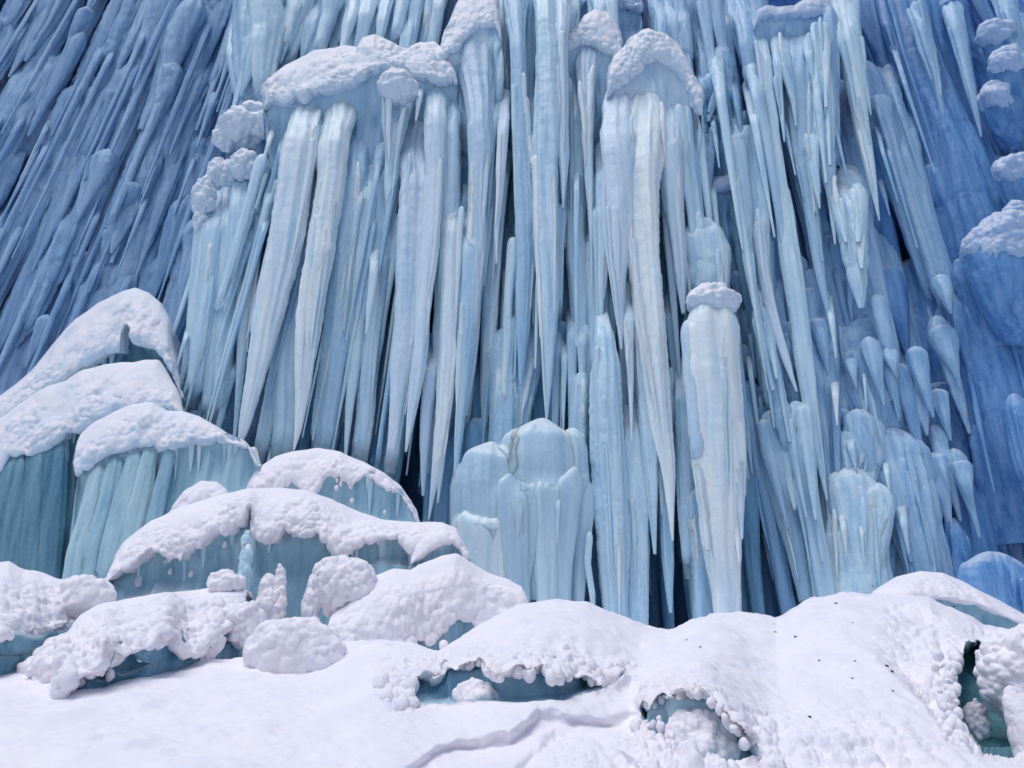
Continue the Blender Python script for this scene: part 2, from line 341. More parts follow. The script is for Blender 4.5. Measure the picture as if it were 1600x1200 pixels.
def mound(name, label, cat, crest, rim, base, Yc, Yr, Yb, sm='snow', im='teal', lump=.05, ls=.12, stretch=1.25, back=1.2, drop=.9,
          fingers=.05, fsize=.16, bulge=.35, res=2.2, inset=.10, nod=14, topsmooth=.55, foot=.6, flute=.025, under=.14, group=None, parent=None, body=True, sway=.04, endfall=.3, ky=.35, pinch=.05, lift=0.0, footdy=-.05, extra=(), gapmask=False, drips=0):
    SEED[0] += 13; s = SEED[0]
    Ln = np.hypot(*np.diff(np.asarray(crest, float)[:, :2], axis=0).T).sum()
    nu = int(np.clip(Ln/res, 60, 620))
    C, Rm, Bs = resample(crest, nu, .012, ky), resample(rim, nu, .008, ky), resample(base, nu, .02, ky); Rs = resample(Rm, nu, .06)
    u = np.linspace(0, 1, nu); e = np.sqrt(np.clip(np.minimum(u, 1-u)/.14, 0, 1))           # depth closes toward both ends
    yy = lambda Y, pts: (np.interp(u, np.linspace(0, 1, len(Y)), Y) if np.ndim(Y) else np.full(nu, float(Y)))
    if Yb is None:
        yb = YG(Bs[:, 1])+.02; yr = yb-(Yr if Yr else .25); yc = yy(Yc, C)
    else: yc, yr, yb = yy(Yc, C), yy(Yr, Rm), yy(Yb, Bs)
    yc = yr+(yc-yr)*(endfall+(1-endfall)*e); yb = yr+(yb-yr)*(endfall+(1-endfall)*e)
    c, r, b = P(C[:, 0], C[:, 1], yc), P(Rm[:, 0], Rm[:, 1], yr), P(Bs[:, 0], Bs[:, 1], yb)
    # hanging lobes along the rim
    X = np.stack([r[:, 0]/fsize+s, np.full(nu, s*.7), np.zeros(nu)], -1)
    lob = bumps(X*np.array((1, 1, 1)), s)*fingers+noise(X*.45, s+2)*fingers*.8
    hgt = np.linalg.norm(c-r, axis=1); lob = lob*np.clip(hgt/.12, 0.1, 1)
    gm = (.06+.94*smooth(3, 26, Bs[:, 1]-Rm[:, 1])) if Yb is None and gapmask else np.ones(nu)
    r[:, 2] += (.6*fingers+.9*lump-lob)*gm-.10*(1-gm)+yy(lift, 0); ee = e[:, None]
    if Yb is None: r[:, 2] -= .24*(1-smooth(0, .09, np.minimum(u, 1-u)))
    rs = P(Rs[:, 0], Rs[:, 1], yr); rs[:, 2] += .5*lump; dirb = c-rs; pin = np.clip(np.minimum(u, 1-u)/pinch, 0, 1)**.5
    ady, adz = np.abs(dirb[:, 1]), np.abs(dirb[:, 2])
    ar = lambda f, k: c+(rs-c)*f+np.stack([0*u, -bulge*k*np.minimum(adz, .5), bulge*k*np.minimum(ady, .9)*.5], -1)
    st = np.stack([c+np.stack([0*u, back*e+.05, -drop*np.ones(nu)], -1), c+np.stack([0*u, back*.55*e+.03, -drop*.35*np.ones(nu)], -1), c, ar(.42, .62), ar(.80, .42), r,
                   r+np.stack([0*u, under*.6*e+.02, -.005*np.ones(nu)], -1), r+np.stack([0*u, under*e+inset*1.3+.05, .09*np.ones(nu)], -1)])
    st = r+(st-r)*pin[None, :, None]
    prof = np.linalg.norm(np.diff(st, axis=0), axis=2).mean(1).sum(); px = TT(900, np.mean(yr))
    nv = int(np.clip(prof/(px*res), 50, 380))
    g, t = catmull(st, nv); n = gnormal(g); t = np.interp(t, [0, 2, 3, 4, 5, 7], [0, 2, 2.84, 3.6, 4, 6])
    amp = (smooth(1.7, 2.2, t)*.12+.88*smooth(2.15+topsmooth*.8, 3.2+topsmooth*.35, t))*(1-.5*smooth(5.2, 6, t))
    amp = amp[:, None]*(pin*(.15+.85*gm))[None]
    # patches where the crust is smoother or rougher
    patch = .65+.55*noise(g*np.array((2.1, 2.1, 2.1)), s+8); amp = amp*np.clip(patch, .25, 1.2)
    q = g+.012*np.stack([noise(g*9+5, s+20), noise(g*9+9, s+21), noise(g*9+13, s+22)], -1)
    k = nodules(q/np.array((ls, ls, ls*stretch)), s+3)*lump*1.25+nodules(q/np.array((ls*.5, ls*.5, ls*.6)), s+4)*lump*.62
    sv = noise(np.stack([g[..., 0]*7, g[..., 1]*4, g[..., 2]*.8], -1), s+6)*flute
    g = g+n*(k*amp+sv*amp)[..., None]+n*(fbm(g*1.3, 3, s+11)*sway)[..., None]
    pieces = [(g, grid_faces(nv, nu))]
    # loose nodules under the rim
    rg = np.random.default_rng(s)
    for _ in range(nod*2//3):
        j = int(rg.uniform(.06, .94)*nu); f = rg.random()**1.6; rr = rg.uniform(.012, .038)*ls/.12
        pz = r[j]+(b[j]-r[j])*f*.55+V(0, 0, .01); pz[1] = r[j, 1]+inset*.8+(b[j, 1]-r[j, 1])*f*.55
        pieces.append(ball_geo(pz, rr, rr*rg.uniform(1.1, 1.9), s+_))
    base_pt = P(np.mean(Bs[:, 0]), np.max(Bs[:, 1]), np.mean(yb)); base_pt[2] = b[:, 2].min()-.05
    root = parent or empty(name, base_pt)
    if parent is None: tag(root, label, cat, group)
    pieces += list(extra)
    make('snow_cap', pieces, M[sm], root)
    if body:
        o = lambda dy, dz: np.stack([0*u, dy*e+.02, dz*np.ones(nu)], -1)
        cl = c+np.stack([0*u, .04+0*u, -.06-.03*np.ones(nu)], -1)
        kn = max(3, nu//22); ker = np.hanning(2*kn+3)[1:-1]; ker /= ker.sum(); rp_ = np.pad(r, ((kn, kn), (0, 0)), 'edge')
        rsm = np.stack([np.convolve(rp_[:, a], ker, 'valid') for a in range(3)], -1)
        rl = rsm+np.stack([0*u, inset+0*u, .05*np.ones(nu)], -1)
        fm = (rl+b)/2+np.stack([0*u, .10*e, 0*u], -1)
        st = np.stack([cl+o(back*.9, -drop-.2), cl+o(back*.5, -drop*.4), cl, (cl+rl)/2+np.stack([0*u, .05+0*u, .0*u], -1), rl, fm, b, b+np.stack([0*u, footdy+0*u, -foot*np.ones(nu)], -1)])
        st = rl+(st-rl)*pin[None, :, None]
        nb = int(np.clip(np.linalg.norm(np.diff(st, axis=0), axis=2).mean(1).sum()/(px*res*1.3), 40, 200))
        g, t = catmull(st, nb); n = gnormal(g)
        q = np.stack([g[..., 0]*2.6, g[..., 1]*1.5, g[..., 2]*.5], -1)
        k = fbm(q, 3, s+31)*.17+(1-2*np.abs(noise(np.stack([g[..., 0]*4.5, g[..., 1]*2.5, g[..., 2]*.6], -1), s+33)))*.045
        g = g+n*(k*smooth(4.0, 4.7, t)[:, None]*pin[None])[..., None]
        make('ice_body', [(g, grid_faces(nb, nu))], M[im], root)
        for _ in range(drips):
            jj = int(rg.uniform(.10, .9)*nu); x_, y_ = Rm[jj]; ww = rg.uniform(2.2, 5); LL = min(rg.uniform(14, 60), max(8, (Bs[jj, 1]-y_)*.7))
            make('icicle', [tube_geo([(x_, y_-12, ww*1.3), (x_-1, y_, ww*1.2), (x_-2, y_+LL*.5, ww*.8), (x_-3, y_+LL, 1)], yr[jj]+inset*.75, yr[jj]+inset*.8, embed=False, q=.8, k=0, dome=False)], M['teal2' if im == 'teal' else 'teal'], root)
    return root

# ================================================================ the setting
rgn = np.random.default_rng(5)
def ground():
    xs = np.concatenate([-np.geomspace(60, 9, 14)[:-1], np.arange(-9, 9, .09), np.geomspace(9, 60, 14)])
    ys = np.concatenate([-np.geomspace(60, 3, 10)[:-1]+5.2, np.arange(2.2, 13, .09), np.geomspace(13, 60, 10)])
    X, Y = np.meshgrid(xs, ys); p = np.stack([X, Y, X*0], -1)
    Z = np.interp(Y, GY, GZ)+fbm(p*.55, 3, 4)*.05-.42*smooth(9.6, 8.4, Y)*smooth(2.2, 3.4, Y)*(1-smooth(5.0, 6.5, np.abs(X)))
    ob = make('snow_field', [(np.stack([X, Y, Z], -1), grid_faces(*X.shape)[:, ::-1])], M['snow'], base=V(0, 0, 0))
    tag(ob, 'smooth white snow field sloping up to the foot of the frozen waterfall', 'snow', kind='structure')
ground()
LI = lambda X, pts: np.interp(X, [a for a, _ in pts], [b for _, b in pts])
def win(X, a, b, f=12): return smooth(a-f, a+f, X)*(1-smooth(b-f, b+f, X))
def bank():
    """the rolling snow bank of the foreground: one continuous surface with hollows melted into it"""
    S = [(-300,1026),(0,1028),(120,1030),(300,1012),(385,1002),(470,1002),(545,1016),(575,1002),(600,985),(650,960),(700,945),(770,938),(830,940),(880,956),(930,975),(985,985),(1040,964),(1080,957),(1130,957),(1170,961),(1203,966),
         (1225,950),(1260,934),(1320,927),(1380,929),(1440,928),(1500,934),(1550,952),(1600,975),(1900,1010)]
    xs = np.concatenate([np.arange(-300, 380, 2.6), np.arange(380, 1660, 1.35), np.arange(1660, 1900, 3)]); sil = resample(np.array([(x, LI(x, S)) for x in xs]), len(xs), .006)[:, 1]
    sil = sil+noise(np.stack([xs/23, xs*0, xs*0], -1), 3)*1.2+noise(np.stack([xs/70, xs*0, xs*0], -1), 4)*2
    v = np.linspace(0, 1, 250)**1.15; X = np.broadcast_to(xs, (len(v), len(xs))).copy(); Q = sil[None]+(1320-sil[None])*v[:, None]
    Yc = LI(X, [(-300,7.8),(400,8.3),(560,7.9),(620,8.1),(700,8.5),(830,8.75),(1000,8.9),(1200,8.9),(1350,8.9),(1600,8.3),(1900,8)])
    # above each hollow the bank bulges out over it; inside, its ice wall stands upright
    Qe = Q.copy()
    for Tm, Bm in (([(610,1104),(640,1100),(665,1068),(700,1050),(750,1044),(850,1056),(930,1066),(975,1056),(1000,1056)], [(610,1104),(645,1103),(715,1101),(770,1101),(820,1103),(880,1096),(940,1078),(985,1058),(1000,1056)]),
                   ([(1002,1110),(1008,1100),(1022,1108),(1050,1094),(1085,1088),(1115,1104),(1138,1130),(1165,1166),(1200,1186),(1225,1196)], [(1002,1110),(1008,1124),(1020,1156),(1045,1162),(1070,1196),(1150,1212),(1200,1192),(1225,1196)])):
        xm = win(X, Tm[0][0], Tm[-1][0], 1) > .5; t_, b_ = LI(X, Tm), np.maximum(LI(X, Bm), LI(X, Tm)); s0 = sil[None]+0*X
        q2 = np.where(Q < t_, s0+(Q-s0)*(b_-s0)/(t_-s0), np.where(Q < b_, b_, Q)); Qe = np.where(xm, q2, Qe)
    ker = np.hanning(13)[1:-1]; ker /= ker.sum()
    Qe = np.stack([np.convolve(np.pad(r_, 5, 'edge'), ker, 'valid') for r_ in Qe])
    ker = np.hanning(45)[1:-1]; ker /= ker.sum(); dq = Qe-Q
    dq = np.stack([np.convolve(np.pad(r_, 21, 'edge'), ker, 'valid') for r_ in dq]); Qe = Q+dq
    kb = np.hanning(161)[1:-1]; kb /= kb.sum(); ss = np.convolve(np.pad(sil, 79, 'edge'), kb, 'valid'); se = sil[None]+(ss-sil)[None]*smooth(0, 130, Q-sil[None])
    vv = np.clip((Qe-se)/(1320-se), 0, 1); Ym = Yc-(Yc-3.75)*np.sqrt(np.clip(vv, 0, 1))**.92; Yl = np.minimum(YG(Q), 8.2-2*vv); b = smooth(450, 640, X); Y = Yl*(1-b)+Ym*b
    P0 = P(X, Q, Y); wob = 5*noise(P0*np.array((5, 5, 5)), 41)+4*noise(P0*np.array((11, 11, 11)), 42)
    # hollows: (upper rim, lower edge, depth, how sharply the floor returns)
    T1 = [(560,1110),(645,1099),(650,1060),(682,1054),(710,1044),(738,1040),(752,1036),(762,1056),(780,1062),(808,1054),(829,1054),(850,1050),(864,1066),(885,1057),(913,1056),(930,1070),(950,1067),(975,1050),(990,1056),(1010,1060)]
    B1 = [(560,1106),(645,1103),(715,1101),(770,1101),(820,1103),(880,1096),(940,1078),(985,1058),(1010,1050)]
    T2 = [(1000,1110),(1008,1098),(1022,1110),(1040,1090),(1064,1092),(1080,1080),(1108,1094),(1120,1104),(1138,1128),(1165,1165),(1200,1180),(1230,1200)]
    B2 = [(1000,1112),(1008,1128),(1020,1156),(1045,1160),(1070,1200),(1150,1215),(1200,1190),(1230,1190)]
    T3 = [(1490,1080),(1500,1045),(1506,1012),(1530,1000),(1545,1004),(1640,1010)]; B3 = [(1490,1090),(1500,1120),(1515,1160),(1535,1186),(1565,1193),(1600,1190),(1640,1180)]
    hol = np.zeros_like(X); push = np.zeros_like(X); rim = np.zeros_like(X)
    for T, Bt, dep, a, bb, x0, x1 in ((T1, B1, .30, 5, 14, 642, 985), (T2, B2, .28, 5, 13, 1004, 1180), (T3, B3, .9, 9, 16, 1496, 1640)):
        t, bt = LI(X, T)+wob, LI(X, Bt)+wob*.25; w_ = win(X, x0, x1, 5); f = smooth(-1, a, Q-t)*(1-smooth(-bb, 1, Q-bt))*w_
        push = np.maximum(push, f*dep); hol = np.maximum(hol, smooth(.10, .3, f)*((Q-t) > 2)); up = t-Q
        rim = np.maximum(rim, win(X, x0, x1, 30)*np.where(up > -6, np.exp(-(np.clip(up, 0, None)/42)**2), np.exp(-((up+6)/8)**2)))
    # ledges cut by the wind: lip on top, scooped below
    for Ln, dep, rec, x0, x1 in (([(610,1215),(640,1198),(689,1164),(745,1144),(797,1143),(820,1130),(843,1112),(885,1117),(940,1112),(990,1104),(1010,1098)], .22, 75, 630, 1000),
                                 ([(790,1215),(832,1166),(867,1141),(920,1143),(972,1168),(1018,1205)], .18, 70, 800, 1005)):
        dd = Q-LI(X, Ln)-wob*.8; push = push+dep*smooth(-5, 24, dd)*(1-smooth(8, rec, dd))*win(X, x0, x1, 22)
    # the slope breaks away to the right
    E = [(1340,1010),(1380,1040),(1418,1068),(1440,1092),(1462,1130),(1480,1158),(1510,1180),(1545,1192),(1620,1200)]
    ey = LI(X, E); edge = smooth(-4, 10, (ey-Q)-wob*.5)*smooth(1350, 1420, X); push = push+.40*edge*(1-smooth(120, 240, ey-Q)*.8)
    push = push+.10*smooth(.1, .9, noise(P0*np.array((.9, .9, .9)), 51))-.05*noise(P0*2.1, 52)
    n = gnormal(P(X, Q, Y)); n = np.where(np.isfinite(n), n, 0); g = P(X, Q, Y+push*smooth(0, .10, vv))
    low = smooth(0, 110, Q-LI(X, [(0,2000),(980,1130),(1010,1062),(1150,1075),(1300,1085),(1400,1075),(1600,1200)]))*smooth(990, 1030, X)
    lobe = win(X, 585, 645, 22)*win(Q, 1035, 1104, 22)
    A = np.clip(rim+.95*low+lobe+edge*smooth(0, 40, Q-sil[None])*.95+win(X, 1000, 1030, 8)*smooth(1120, 1150, Q), 0, 1)*(1-hol*.93)
    A = A*np.clip(.75+.7*noise(P0*2.3, 61), .1, 1.1)*smooth(0, .06, vv)
    q = g+.012*np.stack([noise(g*9+5, 20), noise(g*9+9, 21), noise(g*9+13, 22)], -1)
    kk = nodules(q/np.array((.12, .12, .14)), 3)*.075+nodules(q/.062, 4)*.036
    rough = win(X, 840, 1000, 25)*win(Q, 1150, 1215, 14); kk2 = nodules(q/.05, 8)*.022*rough+.010*nodules(q/.09, 9)*win(X, 960, 1340, 60)*smooth(1000, 1040, Q)*.8
    ice_r = (1-2*np.abs(noise(g*np.array((3.5, 2.5, 1.5)), 71)))*.05*hol
    g = g+n*(kk*A*(1+.8*low)+kk2+ice_r+.008*noise(g*16, 72)+.018*noise(g*5, 73)+.03*noise(g*1.8, 74)*smooth(0, .1, vv))[..., None]
    top = g[:1]; back = np.concatenate([top+V(0, 2.6, -1.1), top+V(0, 1.4, -.5), top+V(0, .5, -.09)])
    G = np.concatenate([back, g]); H = np.concatenate([np.zeros((3, len(xs))), hol])
    f = grid_faces(*G.shape[:2]); hf_ = H.ravel()[f].mean(1) > .5; cx = X[0][f[:, 0] % len(xs)]
    # round beads of snow crowd the lips of the hollows
    rb = np.random.default_rng(8); beads = []; wx = xs
    def bead(x, y, r):
        i_ = int(np.argmin(np.abs(wx-x))); j_ = int(np.argmin(np.abs(Q[:, i_]-y))); c_ = P(x, y, Y[j_, i_]); r_ = r*TT(y, Y[j_, i_])
        beads.append(ball_geo(c_-n[j_, i_]*r_*rb.uniform(.1, .6), r_, r_*rb.uniform(.95, 1.5), rb.integers(1, 999)))
    for _ in range(120):
        x = rb.uniform(640, 990); bead(x, LI(x, T1)-6-abs(rb.normal(0, 13))+rb.uniform(-2, 5), rb.uniform(4, 11))
    for _ in range(26): bead(rb.uniform(592, 648), rb.uniform(1052, 1103), rb.uniform(7, 14))
    for _ in range(64):
        x = rb.uniform(1003, 1170); bead(x, LI(x, T2)-5-abs(rb.normal(0, 13))+rb.uniform(-2, 5), rb.uniform(4, 10))
    for _ in range(60): y = rb.uniform(1120, 1200); bead(1008+rb.normal(0, 10)+(y-1120)*.15, y, rb.uniform(4, 9))
    for _ in range(70): y = rb.uniform(1010, 1180); bead(np.interp(y, [1000, 1050, 1100, 1180], [1503, 1497, 1496, 1512])-abs(rb.normal(0, 14)), y, rb.uniform(4, 10))
    tag(make('snow_bank', [(G, f[~hf_])]+beads, M['snow'], base=V(0, 6, 1.5)), 'continuous rolling snow bank across the foreground, knobbly around its hollows', 'snow bank', kind='structure')
    for x0, x1, lab in ((600, 1000, 'lens-shaped blue ice hollow under the knobbly rim of the centre snow bank'), (1001, 1300, 'smaller ice hollow right of the lens-shaped one, a cauliflower lump before it'), (1400, 1700, 'dark green ice crevice near the right edge, beside the rough snow block')):
        mk = hf_ & (cx > x0) & (cx < x1)
        if mk.any():
            idx = np.unique(f[mk]); remap = np.zeros(G.shape[0]*G.shape[1], int); remap[idx] = np.arange(len(idx))
            tag(make('ice_hollow', [(G.reshape(-1, 3)[idx], remap[f[mk]])], M['hollow' if x0 < 1400 else 'crevice']), lab, 'ice hollow')
bank()

def flow_noise(px, py, seed, wa, wr):
    a = np.arctan2(px-900, py+1400)*1950; r = np.hypot(px-900, py+1400)
    return noise(np.stack([a/wa+seed, r/wr, 0*a+seed], -1), seed)
def cliff_mat():
    m = ice('cliff_ice', (.50, .66, .84), (.33, .51, .74), (.18, .36, .60), rough=.4, bump=1.5); nt = m.node_tree; b = nt.nodes['Principled BSDF']
    # the glaze over the rock is violet-blue on the left, darkest clear blue behind the curtain, ultramarine on the right
    geo = node(nt, 'ShaderNodeNewGeometry'); sp = node(nt, 'ShaderNodeSeparateXYZ'); nt.links.new(geo.outputs['Position'], sp.inputs[0])
    n = stretched(nt, (1, 1, .6), .8, 3); a = node(nt, 'ShaderNodeMath'); a.operation = 'MULTIPLY_ADD'; a.inputs[1].default_value = 2.5
    nt.links.new(n.outputs[0], a.inputs[0]); nt.links.new(sp.outputs[0], a.inputs[2])
    mr = node(nt, 'ShaderNodeMapRange'); mr.inputs['From Min'].default_value = -9; mr.inputs['From Max'].default_value = 9; nt.links.new(a.outputs[0], mr.inputs['Value'])
    r = ramp(nt, mr.outputs[0], [(.16, (1.0, 1.0, 1.0)), (.30, (.36, .52, .62)), (.70, (.36, .50, .62)), (.92, (.22, .42, .80))])
    mx = node(nt, 'ShaderNodeMix'); mx.data_type = 'RGBA'; mx.blend_type = 'MULTIPLY'; mx.inputs['Factor'].default_value = 1
    src = b.inputs['Base Color'].links[0].from_socket
    nt.links.new(src, mx.inputs['A']); nt.links.new(r.outputs[0], mx.inputs['B']); nt.links.new(mx.outputs['Result'], b.inputs['Base Color'])
    return m
M['cliff'] = cliff_mat()
def cliff():
    xs = np.arange(-700, 2300, 4.5); ys = np.arange(-260, 1080, 5.0); X, Yp = np.meshgrid(xs, ys)
    Y = np.interp(X, [-700, 0, 250, 420, 1100, 1350, 1500, 1750, 2300], [13.3, 14.9, 15.1, 13.9, 13.8, 14.6, 14.3, 12.9, 12.5])
    Y = Y+.0016*(600-Yp)*np.interp(X, [300, 420, 1100, 1300], [1, .3, .3, 1])
    d = .45*flow_noise(X, Yp, 3, 150, 600)+.20*(1-np.abs(flow_noise(X, Yp, 5, 46, 330))*2)+.16*flow_noise(X, Yp, 7, 19, 120)+.07*flow_noise(X, Yp, 8, 9, 50)
    g = P(X, Yp, Y); lumps = bumps(g/np.array((.26, .26, .5)), 4)*.10+bumps(g/np.array((.11, .11, .16)), 6)*.045
    Y = Y+.8*np.exp(-((X-(1372+(Yp-380)*.44))/34)**2)*smooth(300, 420, Yp)
    wl = np.interp(X, [300, 420, 1080, 1250], [1, .25, .25, .8])*smooth(-.35, .35, flow_noise(X, Yp, 12, 90, 220))
    g = P(X, Yp, Y-d*.75-lumps*wl)
    top = g[:1].copy(); top[..., 1] += 25; 
    g = np.concatenate([top, g]); ny, nx = g.shape[:2]
    f = grid_faces(ny, nx)
    me = make('cliff', [(g, f)], M['cliff'], base=V(0, 14, 2))
    tag(me, 'steep blue cliff glazed with rippled ice behind the icicles', 'cliff', kind='structure')
cliff()

# ================================================================ snow mounds, back to front
mound('ice_mound', 'tallest snow-crusted peak at the back of the left mounds, sloping down to the left edge', 'ice mound',
  [(-60,668),(-30,650),(18,612),(54,582),(84,543),(120,501),(156,474),(192,459),(213,450),(234,456),(255,474),(267,501),(270,540),(276,576),(287,618)],
  [(-60,700),(-30,675),(45,632),(78,608),(99,594),(129,570),(168,552),(184,552),(190,515),(196,512),(205,530),(216,540),(240,545),(255,561),(268,585),(284,622)],
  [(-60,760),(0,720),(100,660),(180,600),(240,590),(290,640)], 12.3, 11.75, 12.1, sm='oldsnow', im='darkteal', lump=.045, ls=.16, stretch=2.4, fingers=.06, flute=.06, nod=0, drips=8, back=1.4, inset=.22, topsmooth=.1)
mound('ice_mound', 'broad snow-crusted mound below the tall left peak, dark teal ice face under it', 'ice mound',
  [(-60,700),(-30,675),(0,654),(36,630),(75,606),(105,597),(135,579),(168,570),(192,567),(210,568),(228,564),(249,564),(258,579),(276,606),(287,627),(288,645)],
  [(-60,770),(-30,750),(0,738),(12,714),(36,711),(72,699),(105,672),(126,669),(150,657),(180,642),(220,635),(262,640),(286,652)],
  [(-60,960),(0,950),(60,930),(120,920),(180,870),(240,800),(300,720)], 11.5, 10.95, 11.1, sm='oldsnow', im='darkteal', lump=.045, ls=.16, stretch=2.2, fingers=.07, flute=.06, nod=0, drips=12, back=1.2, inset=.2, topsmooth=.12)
mound('ice_mound', 'snow-capped mound on the left with a pale teal ice apron hanging below its crust', 'ice mound',
  [(116,716),(120,700),(129,678),(150,660),(180,645),(210,633),(240,630),(264,642),(288,643),(315,651),(336,669),(354,684),(384,696),(399,714),(407,732)],
  [(113,724),(118,745),(126,737),(144,728),(162,710),(192,701),(216,695),(240,691),(246,706),(270,698),(300,691),(330,688),(354,690),(385,703),(405,734)],
  [(98,960),(160,960),(240,930),(330,860),(390,800),(412,760)], 10.8, 10.3, 10.2, sm='oldsnow', im='teal', lump=.045, ls=.14, stretch=1.9, fingers=.06, flute=.06, nod=0, drips=12, back=1.1, inset=.13, topsmooth=.12)
mound('ice_mound', 'rounded teal ice dome in the middle with a knobbly white crust', 'ice mound',
  [(378,785),(382,765),(405,735),(431,716),(463,707),(496,703),(535,709),(567,725),(600,742),(626,761),(645,787),(662,825)],
  [(376,790),(386,785),(412,762),(440,768),(455,752),(470,775),(490,782),(505,750),(530,740),(545,760),(570,745),(600,760),(622,775),(642,800),(660,828)],
  [(376,860),(440,860),(520,860),(600,860),(670,860)], 10.6, 10.15, 10.0, im='teal', lump=.05, ls=.115, fingers=.08, fsize=.12, nod=30, drips=6, topsmooth=.15, inset=.06)
mound('snow_mound', 'small snow knob poking up behind the left slope of the long front mound', 'snow mound',
  [(262,812),(268,795),(290,770),(315,755),(340,757),(352,768),(362,790)], [(262,814),(275,805),(300,795),(330,790),(350,795),(362,800)],
  [(262,860),(300,860),(362,860)], 10.0, 9.75, 9.7, lump=.05, ls=.13, nod=3, topsmooth=.2, back=.4)
mound('ice_mound', 'long arched mound, thick snow crust overhanging a wide teal ice hollow', 'ice mound',
  [(158,912),(166,893),(176,878),(194,849),(237,818),(281,796),(344,779),(390,767),(437,764),(480,768),(522,781),(567,803),(600,816),(645,820),(694,821),(712,829),(722,849),(733,874)],
  [(157,914),(165,918),(178,905),(192,898),(215,882),(247,868),(281,870),(290,855),(310,858),(328,838),(356,832),(376,824),(384,800),(392,802),(396,834),(428,838),(440,822),(469,830),(500,826),(512,845),(530,862),(548,855),(567,849),(616,849),(640,868),(655,850),(684,843),(712,850),(730,876)],
  [(172,960),(219,950),(328,940),(400,940),(450,945),(500,930),(560,910),(642,900),(735,890)], [9.8,9.9,9.9,9.9,9.7], [9.2,9.2,9.15,9.2,9.3], [9.35,9.4,9.4,9.3,9.3], lump=.058, ls=.125, fingers=.10, nod=18, drips=14, topsmooth=.38, inset=.22, back=1.3, res=1.8)
mound('ice_mound', 'small teal ledge with thin snow at the right end of the long arched mound', 'ice mound',
  [(640,878),(650,850),(668,832),(694,822),(712,829),(722,849),(734,876)], [(642,884),(655,872),(672,858),(690,850),(708,846),(720,858),(733,878)],
  [(640,910),(690,905),(738,900)], 9.35, 9.15, 9.1, lump=.03, ls=.10, fingers=.03, nod=6, topsmooth=.5, inset=.04, back=.4)
mound('snow_mound', 'snow mound trailing right beneath the arched mound, its lower edge crowded with white nodules', 'snow mound',
  [(500,985),(520,965),(548,935),(580,905),(616,893),(642,896),(665,883),(691,872),(714,868),(736,881),(762,894),(795,907),(822,922),(831,938)],
  [(500,990),(515,1000),(535,1010),(560,1005),(585,1003),(606,992),(630,975),(652,962),(672,965),(690,955),(700,936),(718,932),(735,935),(748,948),(775,945),(805,943),(829,942)],
  [(505,1025),(540,1025),(580,1015),(620,1005),(680,970),(735,960),(832,955)], [8.7,9.0,9.1,9.15,9.0], [8.15,8.3,8.6,8.8,8.85], [8.25,8.4,8.7,8.9,8.95], lump=.05, ls=.11, fingers=.07, nod=16, topsmooth=.5, inset=.08, back=.9, lift=-.25)
mound('snow_mound', 'low snow mound at the far left edge fringed with small hanging nubs', 'snow mound',
  [(-70,905),(-30,885),(15,878),(38,892),(60,895),(90,905),(125,908),(152,908),(166,920),(172,948)],
  [(-70,1005),(-30,1005),(0,1003),(25,1010),(40,1008),(58,990),(72,1000),(82,985),(100,988),(120,970),(145,962),(171,950)],
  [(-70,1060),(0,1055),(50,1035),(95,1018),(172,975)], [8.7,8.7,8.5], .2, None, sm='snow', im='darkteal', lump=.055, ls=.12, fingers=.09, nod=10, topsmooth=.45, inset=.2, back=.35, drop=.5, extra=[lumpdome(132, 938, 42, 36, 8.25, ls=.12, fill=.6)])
mound('snow_mound', 'lumpy snow mound above a dark green ice pocket in the lower left', 'snow mound',
  [(84,1030),(92,1012),(104,998),(130,965),(157,950),(200,940),(280,927),(328,923),(365,923),(395,925),(408,940),(412,962)],
  [(86,1040),(98,1060),(108,1068),(120,1068),(140,1062),(152,1045),(158,1012),(170,1020),(190,1030),(212,1018),(232,1012),(245,992),(262,990),(280,1025),(305,1025),(330,1000),(352,990),(375,975),(398,975),(411,966)],
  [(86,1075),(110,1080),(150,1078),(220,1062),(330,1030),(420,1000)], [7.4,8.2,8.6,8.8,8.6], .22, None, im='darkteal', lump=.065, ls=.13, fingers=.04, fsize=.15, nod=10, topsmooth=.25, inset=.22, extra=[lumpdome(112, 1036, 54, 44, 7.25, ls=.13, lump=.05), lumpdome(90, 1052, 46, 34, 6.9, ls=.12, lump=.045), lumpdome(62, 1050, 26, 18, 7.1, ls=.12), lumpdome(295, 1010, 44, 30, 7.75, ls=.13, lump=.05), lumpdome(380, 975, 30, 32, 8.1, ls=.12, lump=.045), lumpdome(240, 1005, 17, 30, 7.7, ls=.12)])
for k, (x, y, wd, hh, lab) in enumerate(((418,905,16,62,'stubby lumpy ice post standing left of the pointed post'), (437,895,11,75,'tallest pointed ice post in the hollow under the arched mound'),
                                 (487,910,11,60,'slim ice post leaning right beside the rounded snow nub'), (386,838,9,60,'narrow frosted post hanging mid-way across the teal hollow'))):
    g = [lumpdome(x-1, y+hh*.30, wd*.72, hh*.42, 8.72, ls=.08, lump=.02), lumpdome(x-3, y+hh*.8, wd, hh*.55, 8.68, ls=.09, lump=.03)]
    tag(make('ice_post', g, M['snow' if k < 3 else 'teal2']), lab, 'ice post', 'ice posts in the hollow of the arched mound')
mound('snow_mound', 'blue-white snow hump on the skyline behind the big right-hand snow slope', 'snow mound',
  [(1335,955),(1365,930),(1400,908),(1435,897),(1470,898),(1505,913),(1535,932),(1570,950),(1620,975)], [(1335,960),(1370,945),(1420,935),(1480,935),(1530,945),(1620,985)], [(1335,1000),(1620,1010)], 10.0, 9.3, 9.3, lump=.02, ls=.1, nod=0, topsmooth=.6, fingers=.0)
